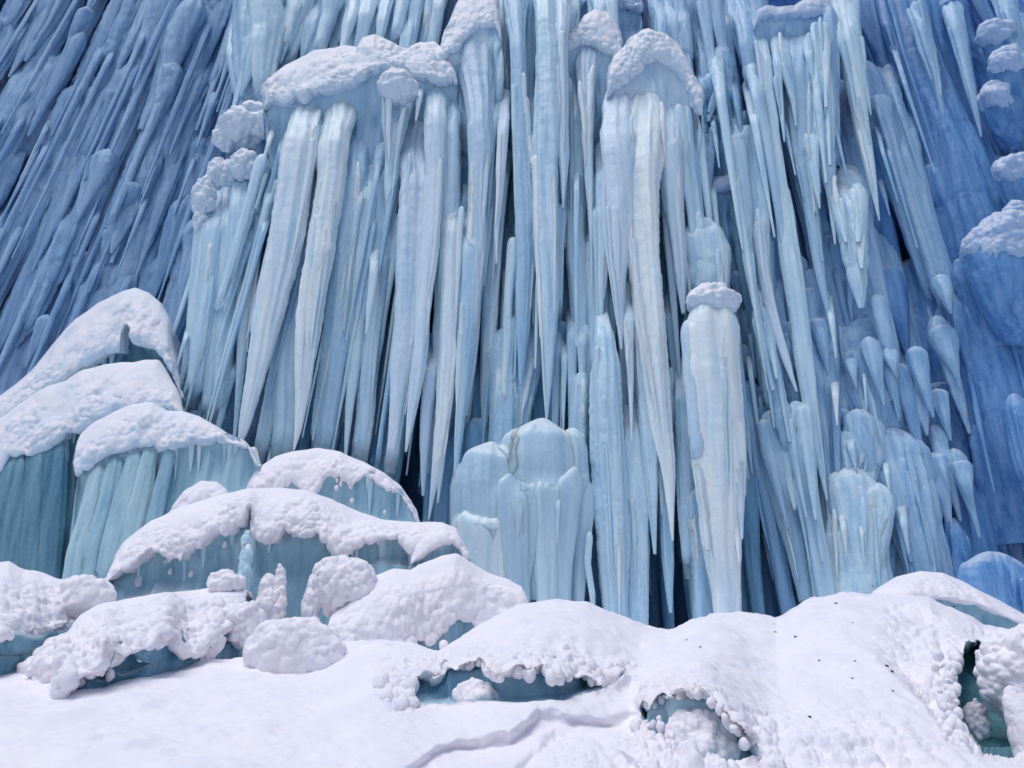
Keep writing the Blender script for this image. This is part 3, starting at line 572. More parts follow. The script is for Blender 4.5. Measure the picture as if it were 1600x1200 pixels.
for x, y, rx, ry, Y, a, lab in (
  (743,1094,27,27,5.75,dict(ls=.085, lump=.035), 'small cauliflower-like snow lump in the mouth of the lens-shaped hollow'),
  (352,912,24,17,8.5,dict(ls=.10), 'little snow knob on the back edge of the lumpy lower-left mound'),
  (1096,1168,52,52,4.95,dict(ls=.062, lump=.03), 'round cauliflower-textured snow dome at the bottom, below the big right slope'),
  (1206,1204,20,22,4.5,dict(ls=.06, lump=.02), 'half-hidden snow knob at the very bottom edge right of the cauliflower dome'),
  (1524,1135,17,34,6.2,dict(ls=.075, lump=.03, lean=.2), 'small upright snow lump standing in the dark green crevice'),
  (1600,1058,66,72,6.0,dict(ls=.09), 'rough snow block with a pebbled crust against the right frame edge'),
  (1606,1150,30,70,5.3,dict(ls=.09, fill=.3), 'smooth snow corner in the bottom right beside the green crevice'),
  (458,1022,75,55,7.45,dict(ls=.13, lump=.035, fill=.9, depth=.6), 'oval snow cushion lying alone on the snow in front of the mounds'),
  (534,914,50,40,8.8,dict(ls=.11, lump=.045), 'rounded snow nub with a nodule-studded front, left of the trailing snow mound'),
  (1312,788,0,0,0,{}, '')):
    if rx: tag(make('snow_lump', [lumpdome(x, y, rx, ry, Y, **a)], M['snow']), lab, 'snow lump')

# ================================================================ the frozen waterfall
WF = {}
def col(label, pts, Yt, Yb, mat='pale', cat=None, group=None, name=None, cap=None, capmat='oldsnow', parts=(), runnels=True, shoulders=0, **k):
    """one free-standing ice column or icicle (a top-level thing); parts: extra tubes that grow out of it; cap: (x, y, half-width, height)"""
    tip = pts[-1][2] <= 3.5; nm = name or ('icicle' if tip else 'ice_column')
    pp = np.array(pts, float); L = pp[-1, 1]-pp[0, 1]; wmax = pp[:, 2].max(); g = np.random.default_rng(int(abs(pp.sum()*7)) % 99991)
    k_ = 0 if (wmax < 7 or not runnels) else int(np.clip(wmax/6, 1, 4))
    o = empty(nm, P(pts[-1][0], pts[-1][1], Yb))
    if not (cap or parts or k_ or shoulders): bpy.data.objects.remove(o); o = make(nm, [tube_geo(pts, Yt, Yb, **k)], M[mat])
    else:
        make('shaft', [tube_geo(pts, Yt, Yb, **k)], M[mat], o)
        if cap: make('snow_cap', [lumpdome(cap[0], cap[1]+cap[3]*.52, cap[2]*1.02, cap[3]*.6, Yt-.04, **dict(dict(ls=.12, lump=.035), **(cap[4] if len(cap) > 4 else {})))], M[capmat], o)
        for q in parts: make('icicle', [tube_geo(q, Yt-.12, Yb-.12)], M['bright'], o)
        for _ in range(shoulders):
            sd_ = g.choice((-1, 1)); y0 = pp[0, 1]+wmax*g.uniform(.3, 2.2); y1 = y0+(L)*g.uniform(.35, .8); xx = lambda y: np.interp(y, pp[:, 1], pp[:, 0]); ww = wmax*g.uniform(.3, .55)
            make('lobe', [tube_geo([(xx(y0)+sd_*wmax*.6, y0, ww*.7), (xx(y0+ww)+sd_*wmax*.72, y0+ww*1.3, ww), ((xx((y0+y1)/2)+sd_*wmax*.6), (y0+y1)/2, ww*.8), (xx(y1)+sd_*wmax*.4, y1, 2)], Yt-.06, Yb-.1, k=.25, lobes=.2, embed=False, domek=1.3, lump=.02, lumpsize=.2)], M[mat], o)
        for _ in range(k_):                                      # thin runnels of ice that cling to the shaft and end in needles
            f0 = g.uniform(.02, .45); f1 = min(f0+g.uniform(.25, .6), .97); q = []; side = g.uniform(-1, 1); side = np.sign(side)*abs(side)**.5
            for f in np.linspace(f0, f1, 6):
                y = pp[0, 1]+L*f; x = np.interp(y, pp[:, 1], pp[:, 0]); ww = np.interp(y, pp[:, 1], pp[:, 2])
                q.append((x+side*ww*.92+g.uniform(-1, 1), y, max(1.0, g.uniform(2.6, 5.0)*(1-((f-f0)/(f1-f0))**3))))
            q[-1] = (q[-1][0], q[-1][1], .9); mm = TT(q[0][1], Yt)*np.interp(q[2][1], pp[:, 1], pp[:, 2])*.78*math.sqrt(max(0, 1-side*side*.85)); Yl = lambda f: Yt+(Yb-Yt)*f-mm
            make('runnel', [tube_geo(q, Yl(f0), Yl(f1), lobes=.1, ripple=.12, q=.7, k=.05, embed=False)], M['bright' if g.random() < .5 and mat in ('bright', 'pale') else mat], o)
    tag(o, label, cat or ('icicle' if tip else 'ice column'), group)
    return o

# ---- canopy heads (snow-hooded shelves from which the curtain hangs)
mound('ice_canopy', 'widest snow-hooded ice shelf at the upper left, from which the main curtain hangs', 'ice canopy',
  [(409,170),(416,140),(430,120),(446,103),(470,92),(495,80),(540,74),(560,76),(566,60),(585,54),(610,66),(636,82),(655,68),(680,66),(698,84),(712,112),(716,130)],
  [(411,172),(420,158),(440,158),(462,150),(474,158),(485,145),(520,140),(555,128),(575,112),(600,106),(625,110),(650,118),(672,122),(695,125),(715,134)],
  [(411,260),(480,280),(560,250),(640,230),(715,260)], 12.5, 12.0, 12.5, sm='oldsnow', im='pale', lump=.06, ls=.15, stretch=1.8, fingers=.08, nod=0, topsmooth=-.6, foot=.9, footdy=.45, inset=.18, back=.7)
tag(make('ice_canopy', [lumpdome(x, y, a, b, Y, lump=.05, ls=.14) for x, y, a, b, Y in ((378,200,34,28,12.5),(414,196,22,24,12.45),(352,215,18,22,12.5),(396,178,20,16,12.5))], M['oldsnow']), 'small notched ice shelf with icy crust jutting from the left edge of the curtain', 'ice canopy')
tag(make('ice_canopy', [lumpdome(x, y, a, b, Y, lump=.05, ls=.14) for x, y, a, b, Y in ((319,305,15,34,12.3),(340,270,13,26,12.35),(355,272,13,20,12.4),(383,258,22,24,12.3),(312,345,9,18,12.3),(405,268,12,16,12.35))], M['oldsnow']), 'jagged low shelf of snowy ice knobs at the far left corner of the curtain', 'ice canopy')
mound('ice_canopy', 'tall blocky snow-hooded ice head touching the top edge left of centre', 'ice canopy',
  [(684,95),(690,70),(702,40),(712,8),(730,-22),(756,-25),(776,-5),(780,30),(784,60)],[(686,98),(700,82),(712,78),(722,62),(740,45),(760,40),(775,42),(784,64)],[(690,160),(735,200),(785,150)], 12.5, 12.05, 12.35, sm='oldsnow', im='pale', lump=.05, ls=.15, stretch=1.7, fingers=.09, nod=0, topsmooth=-.8, foot=.7, footdy=.45, back=.5)
mound('ice_canopy', 'pointed snow-topped ice head near the top centre, joined to a thin funnel below', 'ice canopy',
  [(874,80),(884,60),(902,50),(914,26),(932,15),(952,22),(966,42),(972,66),(973,86)],[(875,88),(890,76),(905,66),(922,66),(940,78),(958,86),(972,96)],[(880,140),(925,200),(972,160)], 12.6, 12.25, 12.45, sm='oldsnow', im='pale', lump=.05, ls=.15, fingers=.05, nod=0, topsmooth=-.8, foot=.7, footdy=.45, back=.5)
mound('ice_canopy', 'domed snow-hooded head of the brightest tall column, right of centre', 'ice canopy',
  [(946,145),(952,110),(962,88),(985,62),(1012,48),(1035,58),(1058,76),(1070,100),(1078,122),(1092,142),(1097,180)],[(948,155),(958,140),(980,128),(992,112),(1012,92),(1038,98),(1058,108),(1070,122),(1080,145),(1096,184)],[(955,250),(1010,260),(1060,260),(1097,260)], 12.2, 11.8, 12.0, sm='oldsnow', im='bright', lump=.05, ls=.13, fingers=.06, nod=0, topsmooth=-.8, foot=.8, footdy=.45, back=.6, bulge=.6, inset=.12)
mound('ice_canopy', 'small rounded snowy head tucked high between two icicle clusters at the top edge', 'ice canopy',
  [(895,12),(905,-12),(940,-22),(975,-20),(1000,-5),(1006,18)],[(897,16),(915,8),(940,12),(970,10),(990,14),(1005,20)],[(900,60),(950,80),(1005,60)], 13.3, 13.0, 13.2, sm='dullsnow', im='mid', lump=.05, ls=.14, fingers=.04, nod=0, topsmooth=-.8, foot=.7, footdy=.45, back=.4)
mound('ice_canopy', 'flat translucent ice shelf at the upper right fringed with hanging icicles', 'ice canopy',
  [(1176,40),(1182,18),(1198,10),(1215,14),(1240,12),(1255,2),(1280,-6),(1294,8),(1298,30)],[(1178,44),(1190,26),(1215,28),(1240,24),(1265,22),(1285,20),(1298,34)],[(1180,90),(1240,110),(1298,90)], 12.8, 12.5, 12.8, sm='dullsnow', im='mid', lump=.02, ls=.15, fingers=.08, nod=0, topsmooth=-.5, foot=.7, footdy=.45, back=.5)
mound('ice_canopy', 'scalloped translucent ice ledge half-way up, left of the deep blue gully', 'ice canopy',
  [(1082,300),(1090,285),(1100,292),(1112,280),(1130,275),(1150,266),(1165,268),(1172,285)],[(1084,306),(1100,308),(1120,300),(1145,292),(1170,292)],[(1085,360),(1130,380),(1172,360)], 12.5, 12.3, 12.5, sm='dullsnow', im='mid', lump=.02, ls=.12, fingers=.05, nod=0, topsmooth=-.5, foot=.7, footdy=.45, back=.4)
DOME = empty('ice_canopy', P(830, 980, 11.1)); tag(DOME, 'smooth translucent ice dome low in the centre with a skirt of broad icicles', 'ice canopy')
make('ice_body', [tube_geo(p, Y, Y+.1, lobes=.07, ripple=.03, k=.35, embed=False, depth=.8, lump=0, domek=1.1) for p, Y in (
  ([(850,653,22),(848,680,46),(846,720,54),(846,780,52),(846,850,46),(848,940,40)], 11.25), ([(772,690,18),(766,715,40),(762,760,48),(762,840,46),(766,940,42)], 11.2),
  ([(893,668,14),(892,700,22),(892,760,24),(888,840,20),(884,930,14)], 11.3), ([(812,668,12),(808,690,24),(804,740,34),(804,820,34)], 11.2), ([(735,715,10),(730,745,22),(732,830,24),(738,960,22)], 11.35))], M['teal2'], DOME)

# ---- small snow-hooded knobs
col('small round snow-hooded knob hanging in front of the widest canopy', [(621,118,20),(620,150,25),(616,190,19),(612,240,10),(609,300,8),(606,360,2)], 11.75, 12.1, cap=(621,114,27,46,dict(lump=.05, ls=.13)))
col('narrow white knob standing at the left end of the widest canopy', [(419,130,7),(420,160,9),(424,200,9),(426,260,8)], 12.2, 12.5, cap=(419,130,9,26))
# ---- left curtain, from left to right
D = 'pale'; B = 'bright'
for args in (
 ('leftmost icicle of the main curtain, leaning out over the dark cliff', [(322,290,9),(314,370,11),(304,470,9),(296,545,7),(282,606,2)], 12.4, 12.2, D),
 ('long column second from the left edge of the curtain, behind the tall left peak', [(338,300,12),(328,420,13),(312,540,13),(300,640,9)], 12.35, 12.1, D),
 ('slim pale column third from the left edge of the curtain', [(356,290,10),(350,400,11),(338,520,12),(322,670,8)], 12.45, 12.2, D),
 ('column with a rounded snowy shoulder, fourth from the left edge of the curtain', [(382,255,16),(376,330,15),(362,470,13),(340,670,9)], 12.3, 12.1, D),
 ('thin icicle squeezed beside the serrated bright column on its left', [(404,300,8),(396,400,9),(380,530,8),(365,690,2)], 12.25, 12.0, D),
 ('long serrated bright icicle leaning left, ending at the third left mound', [(484,150,17),(470,240,24),(446,380,24),(420,490,20),(398,600,13),(382,670,8),(374,695,2)], 11.95, 11.55, B),
 ('broad bluish column just right of the serrated bright icicle', [(500,190,20),(482,320,22),(456,480,17),(428,620,13),(402,725,9)], 12.3, 12.0, D),
 ('second-thickest bright icicle of the left curtain, tip touching the round ice dome', [(536,150,18),(522,230,22),(500,380,21),(484,500,18),(474,610,12),(466,670,6),(459,704,1.5)], 11.9, 11.4, B),
 ('flat pale column standing left of the second-thickest bright icicle near its foot', [(478,330,14),(462,460,17),(448,580,18),(438,730,16)], 12.2, 11.9, D),
 ('wide smooth column between two dark slots in the middle of the left curtain', [(556,200,20),(545,350,22),(530,500,22),(512,640,18),(505,720,16)], 12.2, 11.9, D),
 ('tapering icicle hanging in the dark slot left of the crystal icicle', [(584,250,13),(572,380,12),(560,500,11),(548,620,8),(540,712,2.5)], 12.15, 11.9, D),
 ('pale column behind the small glassy icicle', [(600,230,15),(594,360,15),(582,500,14),(572,640,13),(560,730,12)], 12.3, 12.0, D),
 ('small glassy icicle with a beaded edge in the centre-left of the curtain', [(590,360,6),(583,430,6),(577,480,5),(572,522,1.5)], 11.85, 11.8, 'crystal'),
 ('wide bright column below the round snow knob, beaded along its right edge', [(652,190,22),(648,300,26),(642,430,24),(632,560,18),(620,660,12),(608,740,8)], 12.0, 11.6, B),
 ('bright icicle with a crisp bent tip beside the wide beaded column', [(684,130,14),(682,250,14),(674,380,12),(662,480,10),(655,560,10),(644,640,7),(634,706,1.5)], 11.85, 11.5, B),
 ('column under the right end of the widest canopy', [(704,140,16),(702,260,18),(698,400,17),(690,520,14),(680,640,9),(668,740,3)], 12.1, 11.8, D),
 ('pair-leading icicle that reaches lowest above the snow between the two ice domes', [(712,300,12),(704,420,14),(700,540,12),(692,650,9),(680,750,6),(670,812,1.5)], 11.85, 11.5, B),
 ('short clear icicle beside the lowest-reaching one, right of it', [(706,560,6),(698,640,7),(690,720,5),(684,786,1.5)], 11.7, 11.5, B),
 ('short icicle with a ragged tip left of the lowest-reaching one', [(678,520,10),(670,600,10),(664,690,8),(661,775,2)], 11.8, 11.6, B),
 ('icicle hanging over the left shoulder of the low translucent dome', [(737,330,13),(732,460,12),(724,580,9),(716,690,6),(709,765,1.5)], 11.8, 11.5, D),
 ('thick bright column flaring out beneath the tall blocky head', [(740,40,38),(744,110,30),(750,180,20),(749,280,16),(744,400,15),(735,540,11),(727,650,3)], 12.0, 11.7, B),
 ('needle icicle hanging in the dark slot right of the flared column', [(788,140,8),(785,220,8),(780,300,6),(776,360,4),(776,412,1.5)], 11.9, 11.8, B),
 ('dark-backed column left of the needle icicle', [(770,210,14),(770,330,15),(766,460,13),(760,600,9),(756,692,2)], 12.3, 12.0, D),
 ('long column with a funnel top descending from the top edge, left of centre', [(804,-30,22),(808,60,11),(812,160,12),(818,280,15),(820,400,15),(818,500,12),(813,602,2)], 12.1, 11.8, D),
 ('wide smooth column running from the top edge through the exact centre', [(846,-30,14),(850,90,16),(852,220,19),(856,350,20),(857,470,17),(856,580,9),(854,655,2)], 12.0, 11.7, D),
 ('round-shouldered ice pillar standing behind the low translucent dome', [(790,512,18),(788,560,20),(788,640,20),(785,760,20)], 12.15, 11.8, D),
 ('second round-shouldered pillar, merging with its twin behind the translucent dome', [(822,500,22),(826,560,22),(812,640,16),(806,740,10)], 12.2, 11.9, D),
 ('crystal-beaded icicle hanging from the pointed head\'s left funnel', [(879,-20,12),(878,60,9),(880,150,8),(882,240,8),(881,290,4),(880,326,1.5)], 11.9, 11.8, 'crystal'),
 ('thin needle icicle falling straight from the pointed snow-topped head', [(917,70,24),(914,120,13),(917,190,6),(918,280,4),(923,360,2.5),(925,412,1.2)], 11.9, 11.8, B),
 ('pale column left of the deep blue slot, under the pointed head', [(894,110,18),(897,230,16),(898,360,17),(902,480,14),(908,580,8)], 12.3, 12.0, D),
 ('tapering icicle crossing the deep blue slot below the needle icicle', [(922,330,10),(926,430,10),(928,520,7),(929,600,2)], 12.1, 11.8, D),
 ('slim icicle hugging the left side of the brightest column', [(944,220,10),(942,340,10),(941,440,6),(940,512,1.5)], 11.9, 11.7, D),
 ('left strand of the brightest column, ending in a long thin point', [(966,140,22),(964,230,24),(962,340,20),(964,420,14),(968,490,7),(971,546,1.5)], 11.6, 11.4, B),
 ('brightest and longest icicle, running nearly the full height right of centre', [(1004,140,27),(1003,260,28),(1006,400,24),(1018,520,19),(1032,640,15),(1044,740,9),(1051,845,1.5)], 11.65, 11.2, B),
 ('thin icicle with a kinked tip between the two bright strands', [(976,440,8),(980,500,8),(985,580,5),(987,690,1.2)], 11.5, 11.3, B),
 ('right strand of the brightest column, curving away toward the right', [(1042,150,18),(1046,240,15),(1053,340,13),(1062,420,10),(1068,490,3)], 11.8, 11.6, B),
 ('thin strand peeling off the right side of the domed head', [(1072,170,15),(1066,240,9),(1060,320,6),(1056,390,2)], 11.9, 11.8, D),
 ('mid-length icicle below the kinked one, ending above the dark cave', [(1000,430,18),(1006,540,18),(1012,660,14),(1018,770,8),(1023,866,2)], 11.7, 11.3, D),
 ('short pointed icicle hanging in the dark cave mouth', [(1036,700,12),(1040,800,11),(1044,880,9),(1048,958,2.5)], 11.6, 11.3, D),
 ('massive ringed column standing on the skyline left of the dark cave', [(941,465,5),(944,520,13),(948,610,23),(952,720,26),(958,840,24),(962,940,17),(964,1040,14)], 11.5, 11.2, D),
 ('pale column sharing its foot with the massive ringed column', [(984,620,16),(990,740,19),(996,860,18),(998,1020,14)], 11.65, 11.3, D),
 ('icicle right of the dark cave with a blunt tip', [(1062,560,16),(1066,680,16),(1071,800,13),(1074,905,4)], 11.7, 11.4, D),
 ('broad column standing on the snow between cave and snow-capped pillar', [(1080,720,16),(1088,800,18),(1096,880,16),(1100,1010,13)], 11.6, 11.3, D),
 ('slender pillar with a rounded top right of the low translucent dome', [(908,582,13),(906,640,15),(902,740,14),(898,840,10)], 11.8, 11.5, 'teal2'),
 ('knobby small pillar at the right flank of the low translucent dome', [(912,748,13),(910,800,15),(904,880,13),(900,985,8)], 11.3, 11.2, 'teal2'),
 ('wispy crooked icicle beside the knobby small pillar', [(922,830,6),(918,880,6),(926,930,5),(928,975,2)], 11.1, 11.1, 'crystal'),
): col(*args, lobes=.15, ripple=.08, embed=not ('round' in args[0] and 'pillar' in args[0] or 'knobby' in args[0] ))
# skirt of the low dome: broad folds and two small icicles, all one piece with it
for nm, pts, Y in (('skirt_fold', [(750,770,14),(751,830,32),(756,900,36),(762,1010,30)], 11.1), ('skirt_fold', [(794,705,18),(796,760,25),(798,820,25),(800,900,20),(802,1010,18)], 11.0),
                   ('skirt_fold', [(828,705,16),(827,760,21),(826,820,16),(820,900,9),(816,985,6)], 11.0), ('skirt_fold', [(854,700,16),(853,750,20),(854,820,18),(852,900,16),(852,1010,14)], 11.0),
                   ('skirt_fold', [(888,705,14),(887,760,20),(886,820,17),(882,900,12),(880,1010,10)], 11.05), ('icicle', [(812,740,9),(811,790,7),(809,838,1.5)], 10.85), ('icicle', [(873,725,7),(872,780,4),(871,850,1.2)], 10.85)):
    make(nm, [tube_geo(pts, Y, Y, lobes=.1, embed=True, k=.28)], M['teal2'], DOME)
# snow-capped pillar
col('stout pillar with a crusty snow cap standing alone right of centre', [(1112,462,26),(1112,500,40),(1112,600,40),(1118,720,37),(1126,830,30),(1134,920,20),(1138,1010,17)], 11.2, 10.95, B,
    cap=(1114,450,36,44,dict(lump=.04, ls=.12)), parts=([(1146,600,10),(1152,700,9),(1158,790,5),(1160,842,1.5)], [(1140,720,9),(1150,800,6),(1155,880,1.5)], [(1096,620,14),(1100,740,12),(1106,860,3)], [(1076,500,14),(1084,600,12),(1094,740,9)]), lobes=.14)
# ---- right part
R_ = 'mid'
for args in (
 ('dome-headed column just above the crusty-capped pillar', [(1100,342,24),(1102,380,36),(1106,440,34),(1110,520,30)], 12.0, 11.9, D),
 ('tall dome-headed column under the fringed upper right shelf', [(1172,196,20),(1170,240,26),(1176,320,20),(1190,430,16),(1204,560,14),(1214,660,12)], 12.4, 12.1, D),
 ('small round-topped stub right of the domed snow head', [(1136,166,8),(1138,200,11),(1142,270,9),(1146,330,5)], 12.7, 12.5, R_),
 ('blunt stub with a pale top, nearest the domed snow head', [(1104,176,10),(1102,215,14),(1100,270,10),(1098,330,3)], 12.3, 12.2, R_),
 ('flat-headed small column high up between icicle clusters', [(1127,75,18),(1127,100,18),(1128,130,9),(1132,165,8)], 12.9, 12.7, R_),
 ('leaning curved ice lobe below the flat-headed small column', [(1112,118,12),(1106,150,15),(1100,180,9)], 12.6, 12.5, R_),
 ('long icicle leaning right from the left end of the fringed shelf', [(1184,30,8),(1200,140,9),(1216,260,10),(1236,420,16),(1256,555,13),(1276,690,8),(1292,782,1.5)], 12.3, 11.8, D),
 ('long straight icicle from the middle of the fringed shelf', [(1218,40,9),(1228,110,8),(1240,160,5),(1244,198,1.2)], 12.2, 12.1, D),
 ('thin icicle second from the left on the fringed shelf', [(1206,35,7),(1214,100,6),(1221,170,4),(1226,222,1.2)], 12.15, 12.1, D),
 ('short pointed icicle right of the middle of the fringed shelf', [(1256,35,8),(1263,80,6),(1271,128,1.2)], 12.2, 12.15, D),
 ('wide pale column hanging from the fringed shelf, splitting into a long point', [(1250,30,20),(1248,140,24),(1252,230,18),(1264,310,11),(1280,420,7),(1297,505,1.5)], 12.5, 12.1, D),
 ('icicle at the right end of the fringed shelf reaching the flat-topped knob', [(1280,15,10),(1284,110,12),(1288,220,12),(1298,310,6),(1305,382,1.5)], 12.3, 12.1, D),
 ('square-sided column behind the right end of the fringed shelf', [(1294,10,14),(1298,100,13),(1300,180,11),(1303,262,8)], 12.6, 12.4, R_),
 ('icicle in front of the black slot beneath the fringed shelf', [(1262,170,8),(1268,230,8),(1275,290,5),(1281,326,1.2)], 12.1, 12.0, D),
 ('long slanting icicle right of the black slot, running from the top edge', [(1304,-20,18),(1326,80,16),(1340,160,13),(1354,240,9),(1366,300,5),(1374,345,1.2)], 12.6, 12.3, D),
 ('thin slanting icicle from the top edge above the dark blue gully', [(1328,-20,9),(1340,70,8),(1352,130,5),(1361,180,1.2)], 12.5, 12.4, D),
 ('flat-topped ice knob with ragged icicles below it', [(1320,258,16),(1322,280,24),(1326,330,20),(1334,400,13),(1345,482,3)], 12.2, 12.0, D),
 ('slanting icicle from the top edge inside the blue right wall, the left one', [(1418,-30,18),(1442,60,13),(1460,120,8),(1477,192,1.5)], 13.2, 13.0, R_),
 ('slanting icicle from the top edge inside the blue right wall, the right one', [(1478,-20,14),(1500,70,11),(1518,140,8),(1533,214,1.5)], 13.0, 12.9, R_),
 ('icicle crossing the upper right corner', [(1560,-30,14),(1582,50,12),(1604,120,6),(1620,160,2)], 12.6, 12.5, R_),
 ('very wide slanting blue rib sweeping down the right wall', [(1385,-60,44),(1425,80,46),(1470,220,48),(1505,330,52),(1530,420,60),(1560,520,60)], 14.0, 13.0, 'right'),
 ('bright slender icicle with wavy edges falling beside the long leaning one', [(1180,300,8),(1192,420,10),(1210,500,9),(1228,560,6),(1245,612,1.5)], 12.0, 11.8, B),
 ('round-headed ice knob with drooping arms, right of the crusty-capped pillar', [(1185,480,9),(1190,505,12),(1202,560,10),(1222,650,9),(1236,730,8)], 12.0, 11.8, D),
 ('smooth ice ghost-shaped knob standing in the lower right of the curtain', [(1243,626,12),(1246,660,16),(1256,740,18),(1272,840,17),(1292,960,16)], 11.9, 11.6, D),
 ('slanting column left of the ghost-shaped knob, its foot in shadow', [(1205,640,20),(1218,720,22),(1238,820,17),(1262,940,12)], 12.1, 11.8, D),
 ('thin column slanting past the navy blue cave to the skyline', [(1168,600,10),(1182,700,14),(1202,800,15),(1222,900,13),(1240,990,12)], 12.3, 12.0, R_),
 ('round-shouldered glassy mass fringed with tiny clear icicles at lower right', [(1337,730,26),(1338,760,42),(1342,840,42),(1350,960,44)], 12.1, 11.8, D),
 ('second glassy mass, upper right neighbour of the fringed one', [(1392,668,22),(1400,700,38),(1420,790,38),(1444,900,36),(1450,980,36)], 12.5, 12.1, R_),
 ('domed glassy mass with a dark eye-like hollow', [(1350,500,24),(1352,535,38),(1372,620,40),(1400,720,36)], 12.7, 12.4, R_),
 ('smooth dome high above the glassy masses', [(1320,425,22),(1322,460,32),(1330,540,32),(1340,640,28)], 12.9, 12.6, R_),
 ('mushroom-shaped glassy lobe above the fringed mass', [(1352,640,16),(1350,668,30),(1340,720,24),(1330,790,18)], 12.4, 12.1, D),
 ('rounded blue column inside the right gully, knobbly on top', [(1472,598,20),(1476,640,28),(1492,730,28),(1512,830,30),(1530,930,30)], 13.2, 12.7, 'right'),
 ('small snow-tipped stub low in the right gully', [(1487,808,12),(1490,840,22),(1494,900,24),(1498,980,24)], 12.6, 12.3, 'right'),
 ('long narrow blue rib running down the middle of the right gully', [(1440,330,20),(1462,470,22),(1480,560,17),(1500,640,10)], 13.6, 13.1, R_),
 ('slanting blue rib left of the dark groove, from mid height to the skyline', [(1360,330,24),(1388,450,26),(1420,600,28),(1450,760,26),(1470,930,26)], 13.5, 12.9, R_),
 ('rib in the shade between ghost-shaped knob and fringed glassy mass', [(1270,420,16),(1286,560,18),(1298,700,16),(1310,880,18),(1316,1000,18)], 12.5, 12.0, R_),
 ('blue pillar with a bald head leaning out at the right edge', [(1582,615,12),(1588,640,20),(1602,700,22),(1625,790,22)], 11.9, 11.8, 'right'),
 ('large smooth lobe on the right wall above the bald-headed pillar', [(1535,440,30),(1548,500,52),(1570,600,58),(1600,720,62),(1630,860,62)], 12.9, 12.4, 'right'),
 ('flat dome of blue ice resting on the skyline at the far right', [(1552,862,46),(1556,890,60),(1560,960,64),(1564,1040,66)], 11.6, 11.4, 'right'),
 ('wide blue fold left of the flat far-right dome', [(1400,840,26),(1420,900,34),(1440,1000,34)], 12.6, 12.3, R_),
): col(*args, lobes=.15, ripple=.05, **(dict(lump=.04, lumpsize=.22, shoulders=3, domek=1.4, depth=.5, k=.28) if any(q in args[0] for q in ('dome', 'glassy', 'knob', 'lobe', 'rounded')) else {}))
# ---- snowy knobs on the right edge
for x, y, wd, hh, Y, lab in ((1556,38,24,34,12.6,'uppermost crusty knob on the right edge'), (1572,78,26,44,12.3,'warm-tinted crusty knob second from the top on the right edge'),
                              (1560,135,30,40,12.6,'smooth bluish knob third from the top on the right edge'), (1588,250,34,40,12.3,'ragged overhanging blue knob above the big lumpy one on the right edge'),
                              (1590,322,22,26,12.0,'small pale disc-shaped knob on the right edge'), (1572,350,62,80,11.9,'big lumpy snow-crusted mass on the right edge at mid height')):
    o = empty('ice_lump', P(x, y+hh*2, Y))
    make('ice_body', [tube_geo([(x,y,wd*.8),(x+3,y+hh*.6,wd),(x+10,y+hh*1.4,wd*.8),(x+18,y+hh*2.4,wd*.4)], Y, Y+.2, lump=.05, lumpsize=.2)], M['right'], o)
    make('snow_cap', [lumpdome(x+2, y+hh*.45, wd*.98, hh*.6, Y-.03, lump=.05, ls=.15)], M['dullsnow'], o)
    tag(o, lab, 'ice knob', 'crusty ice knobs up the right edge')

# ---- top band of hanging ice above the heads
rg = np.random.default_rng(21)
def bunch(name, label, cat, specs, mat, base, **k):
    root = empty(name, base); tag(root, label, cat)
    for pts, Yt, Yb in specs: make(k.get('part', 'icicle'), [tube_geo(pts, Yt, Yb, lobes=k.get('lobes', .17), ripple=.07, lump=k.get('lump', 0), lumpsize=.13, q=k.get('q', .8), dome=k.get('dome', True), k=k.get('k', .15), depth=k.get('depth', .75), embed=k.get('embed'))], M[mat], root)
    return root
def toward(px, py, L, vy=-1400):
    dx, dy = px-900, py-vy; n = math.hypot(dx, dy); return px+dx/n*L, py+dy/n*L
def strand(x, y, L, w0, Yt, Yb, tip=True, flare=1.0):
    p = []
    for f in (0, .12, .35, .62, .85, 1):
        a, b = toward(x, y, L*f); ww = w0*(flare if f == 0 else (1+(flare-1)*.4 if f < .2 else 1-f*.45))
        if tip and f == 1: ww = 1.3
        if tip and f == .85: ww = w0*.4
        p.append((a, b, ww))
    return p, Yt, Yb
def fill(xr, yr, Lr, wr, Yr_, n, tip=.7, flare=1.3, seed=0):
    g = np.random.default_rng(seed); out = []
    for i in range(n):
        x = xr[0]+(xr[1]-xr[0])*(i+g.uniform(.1, .9))/n; y = g.uniform(*yr); Y = g.uniform(*Yr_)
        out.append(strand(x, y, g.uniform(*Lr), g.uniform(*wr), Y, Y-.15, g.random() < tip, g.uniform(1, flare)))
    gx = lambda y: 1372+(y-380)*.44
    if yr[0] > 100 and xr[0] >= 300 and xr[1] < 1200: out = [t for t in out if t[0][0][0] > np.interp(t[0][0][1], [110, 180, 250, 330, 500], [450, 425, 390, 320, 295])]
    return [t for t in out if not any(y > 390 and abs(x-gx(y)) < 30 for x, y, _ in t[0])]
bunch('ice_curtain', 'pale membrane of ice draped at the top edge above the left canopy', 'ice curtain',
  [([(392,-50,26),(390,40,24),(388,110,20),(396,170,8)],13.2,13.0), ([(415,-50,24),(418,60,22),(410,130,16),(404,172,4)],13.0,12.9), ([(372,30,8),(366,80,12),(372,140,10),(378,170,3)],13.3,13.2)]+
  fill((425,700), (-60,-20), (110,230), (9,17), (12.9,13.4), 26, .75, 1.8, 1), 'pale', P(540, 170, 13))
bunch('ice_curtain', 'icicles hanging from the top edge between the blocky head and the domed head', 'ice curtain', fill((782,960), (-70,-30), (130,330), (8,15), (12.6,13.1), 14, .7, 1.8, 2), 'pale', P(870, 200, 12.9))
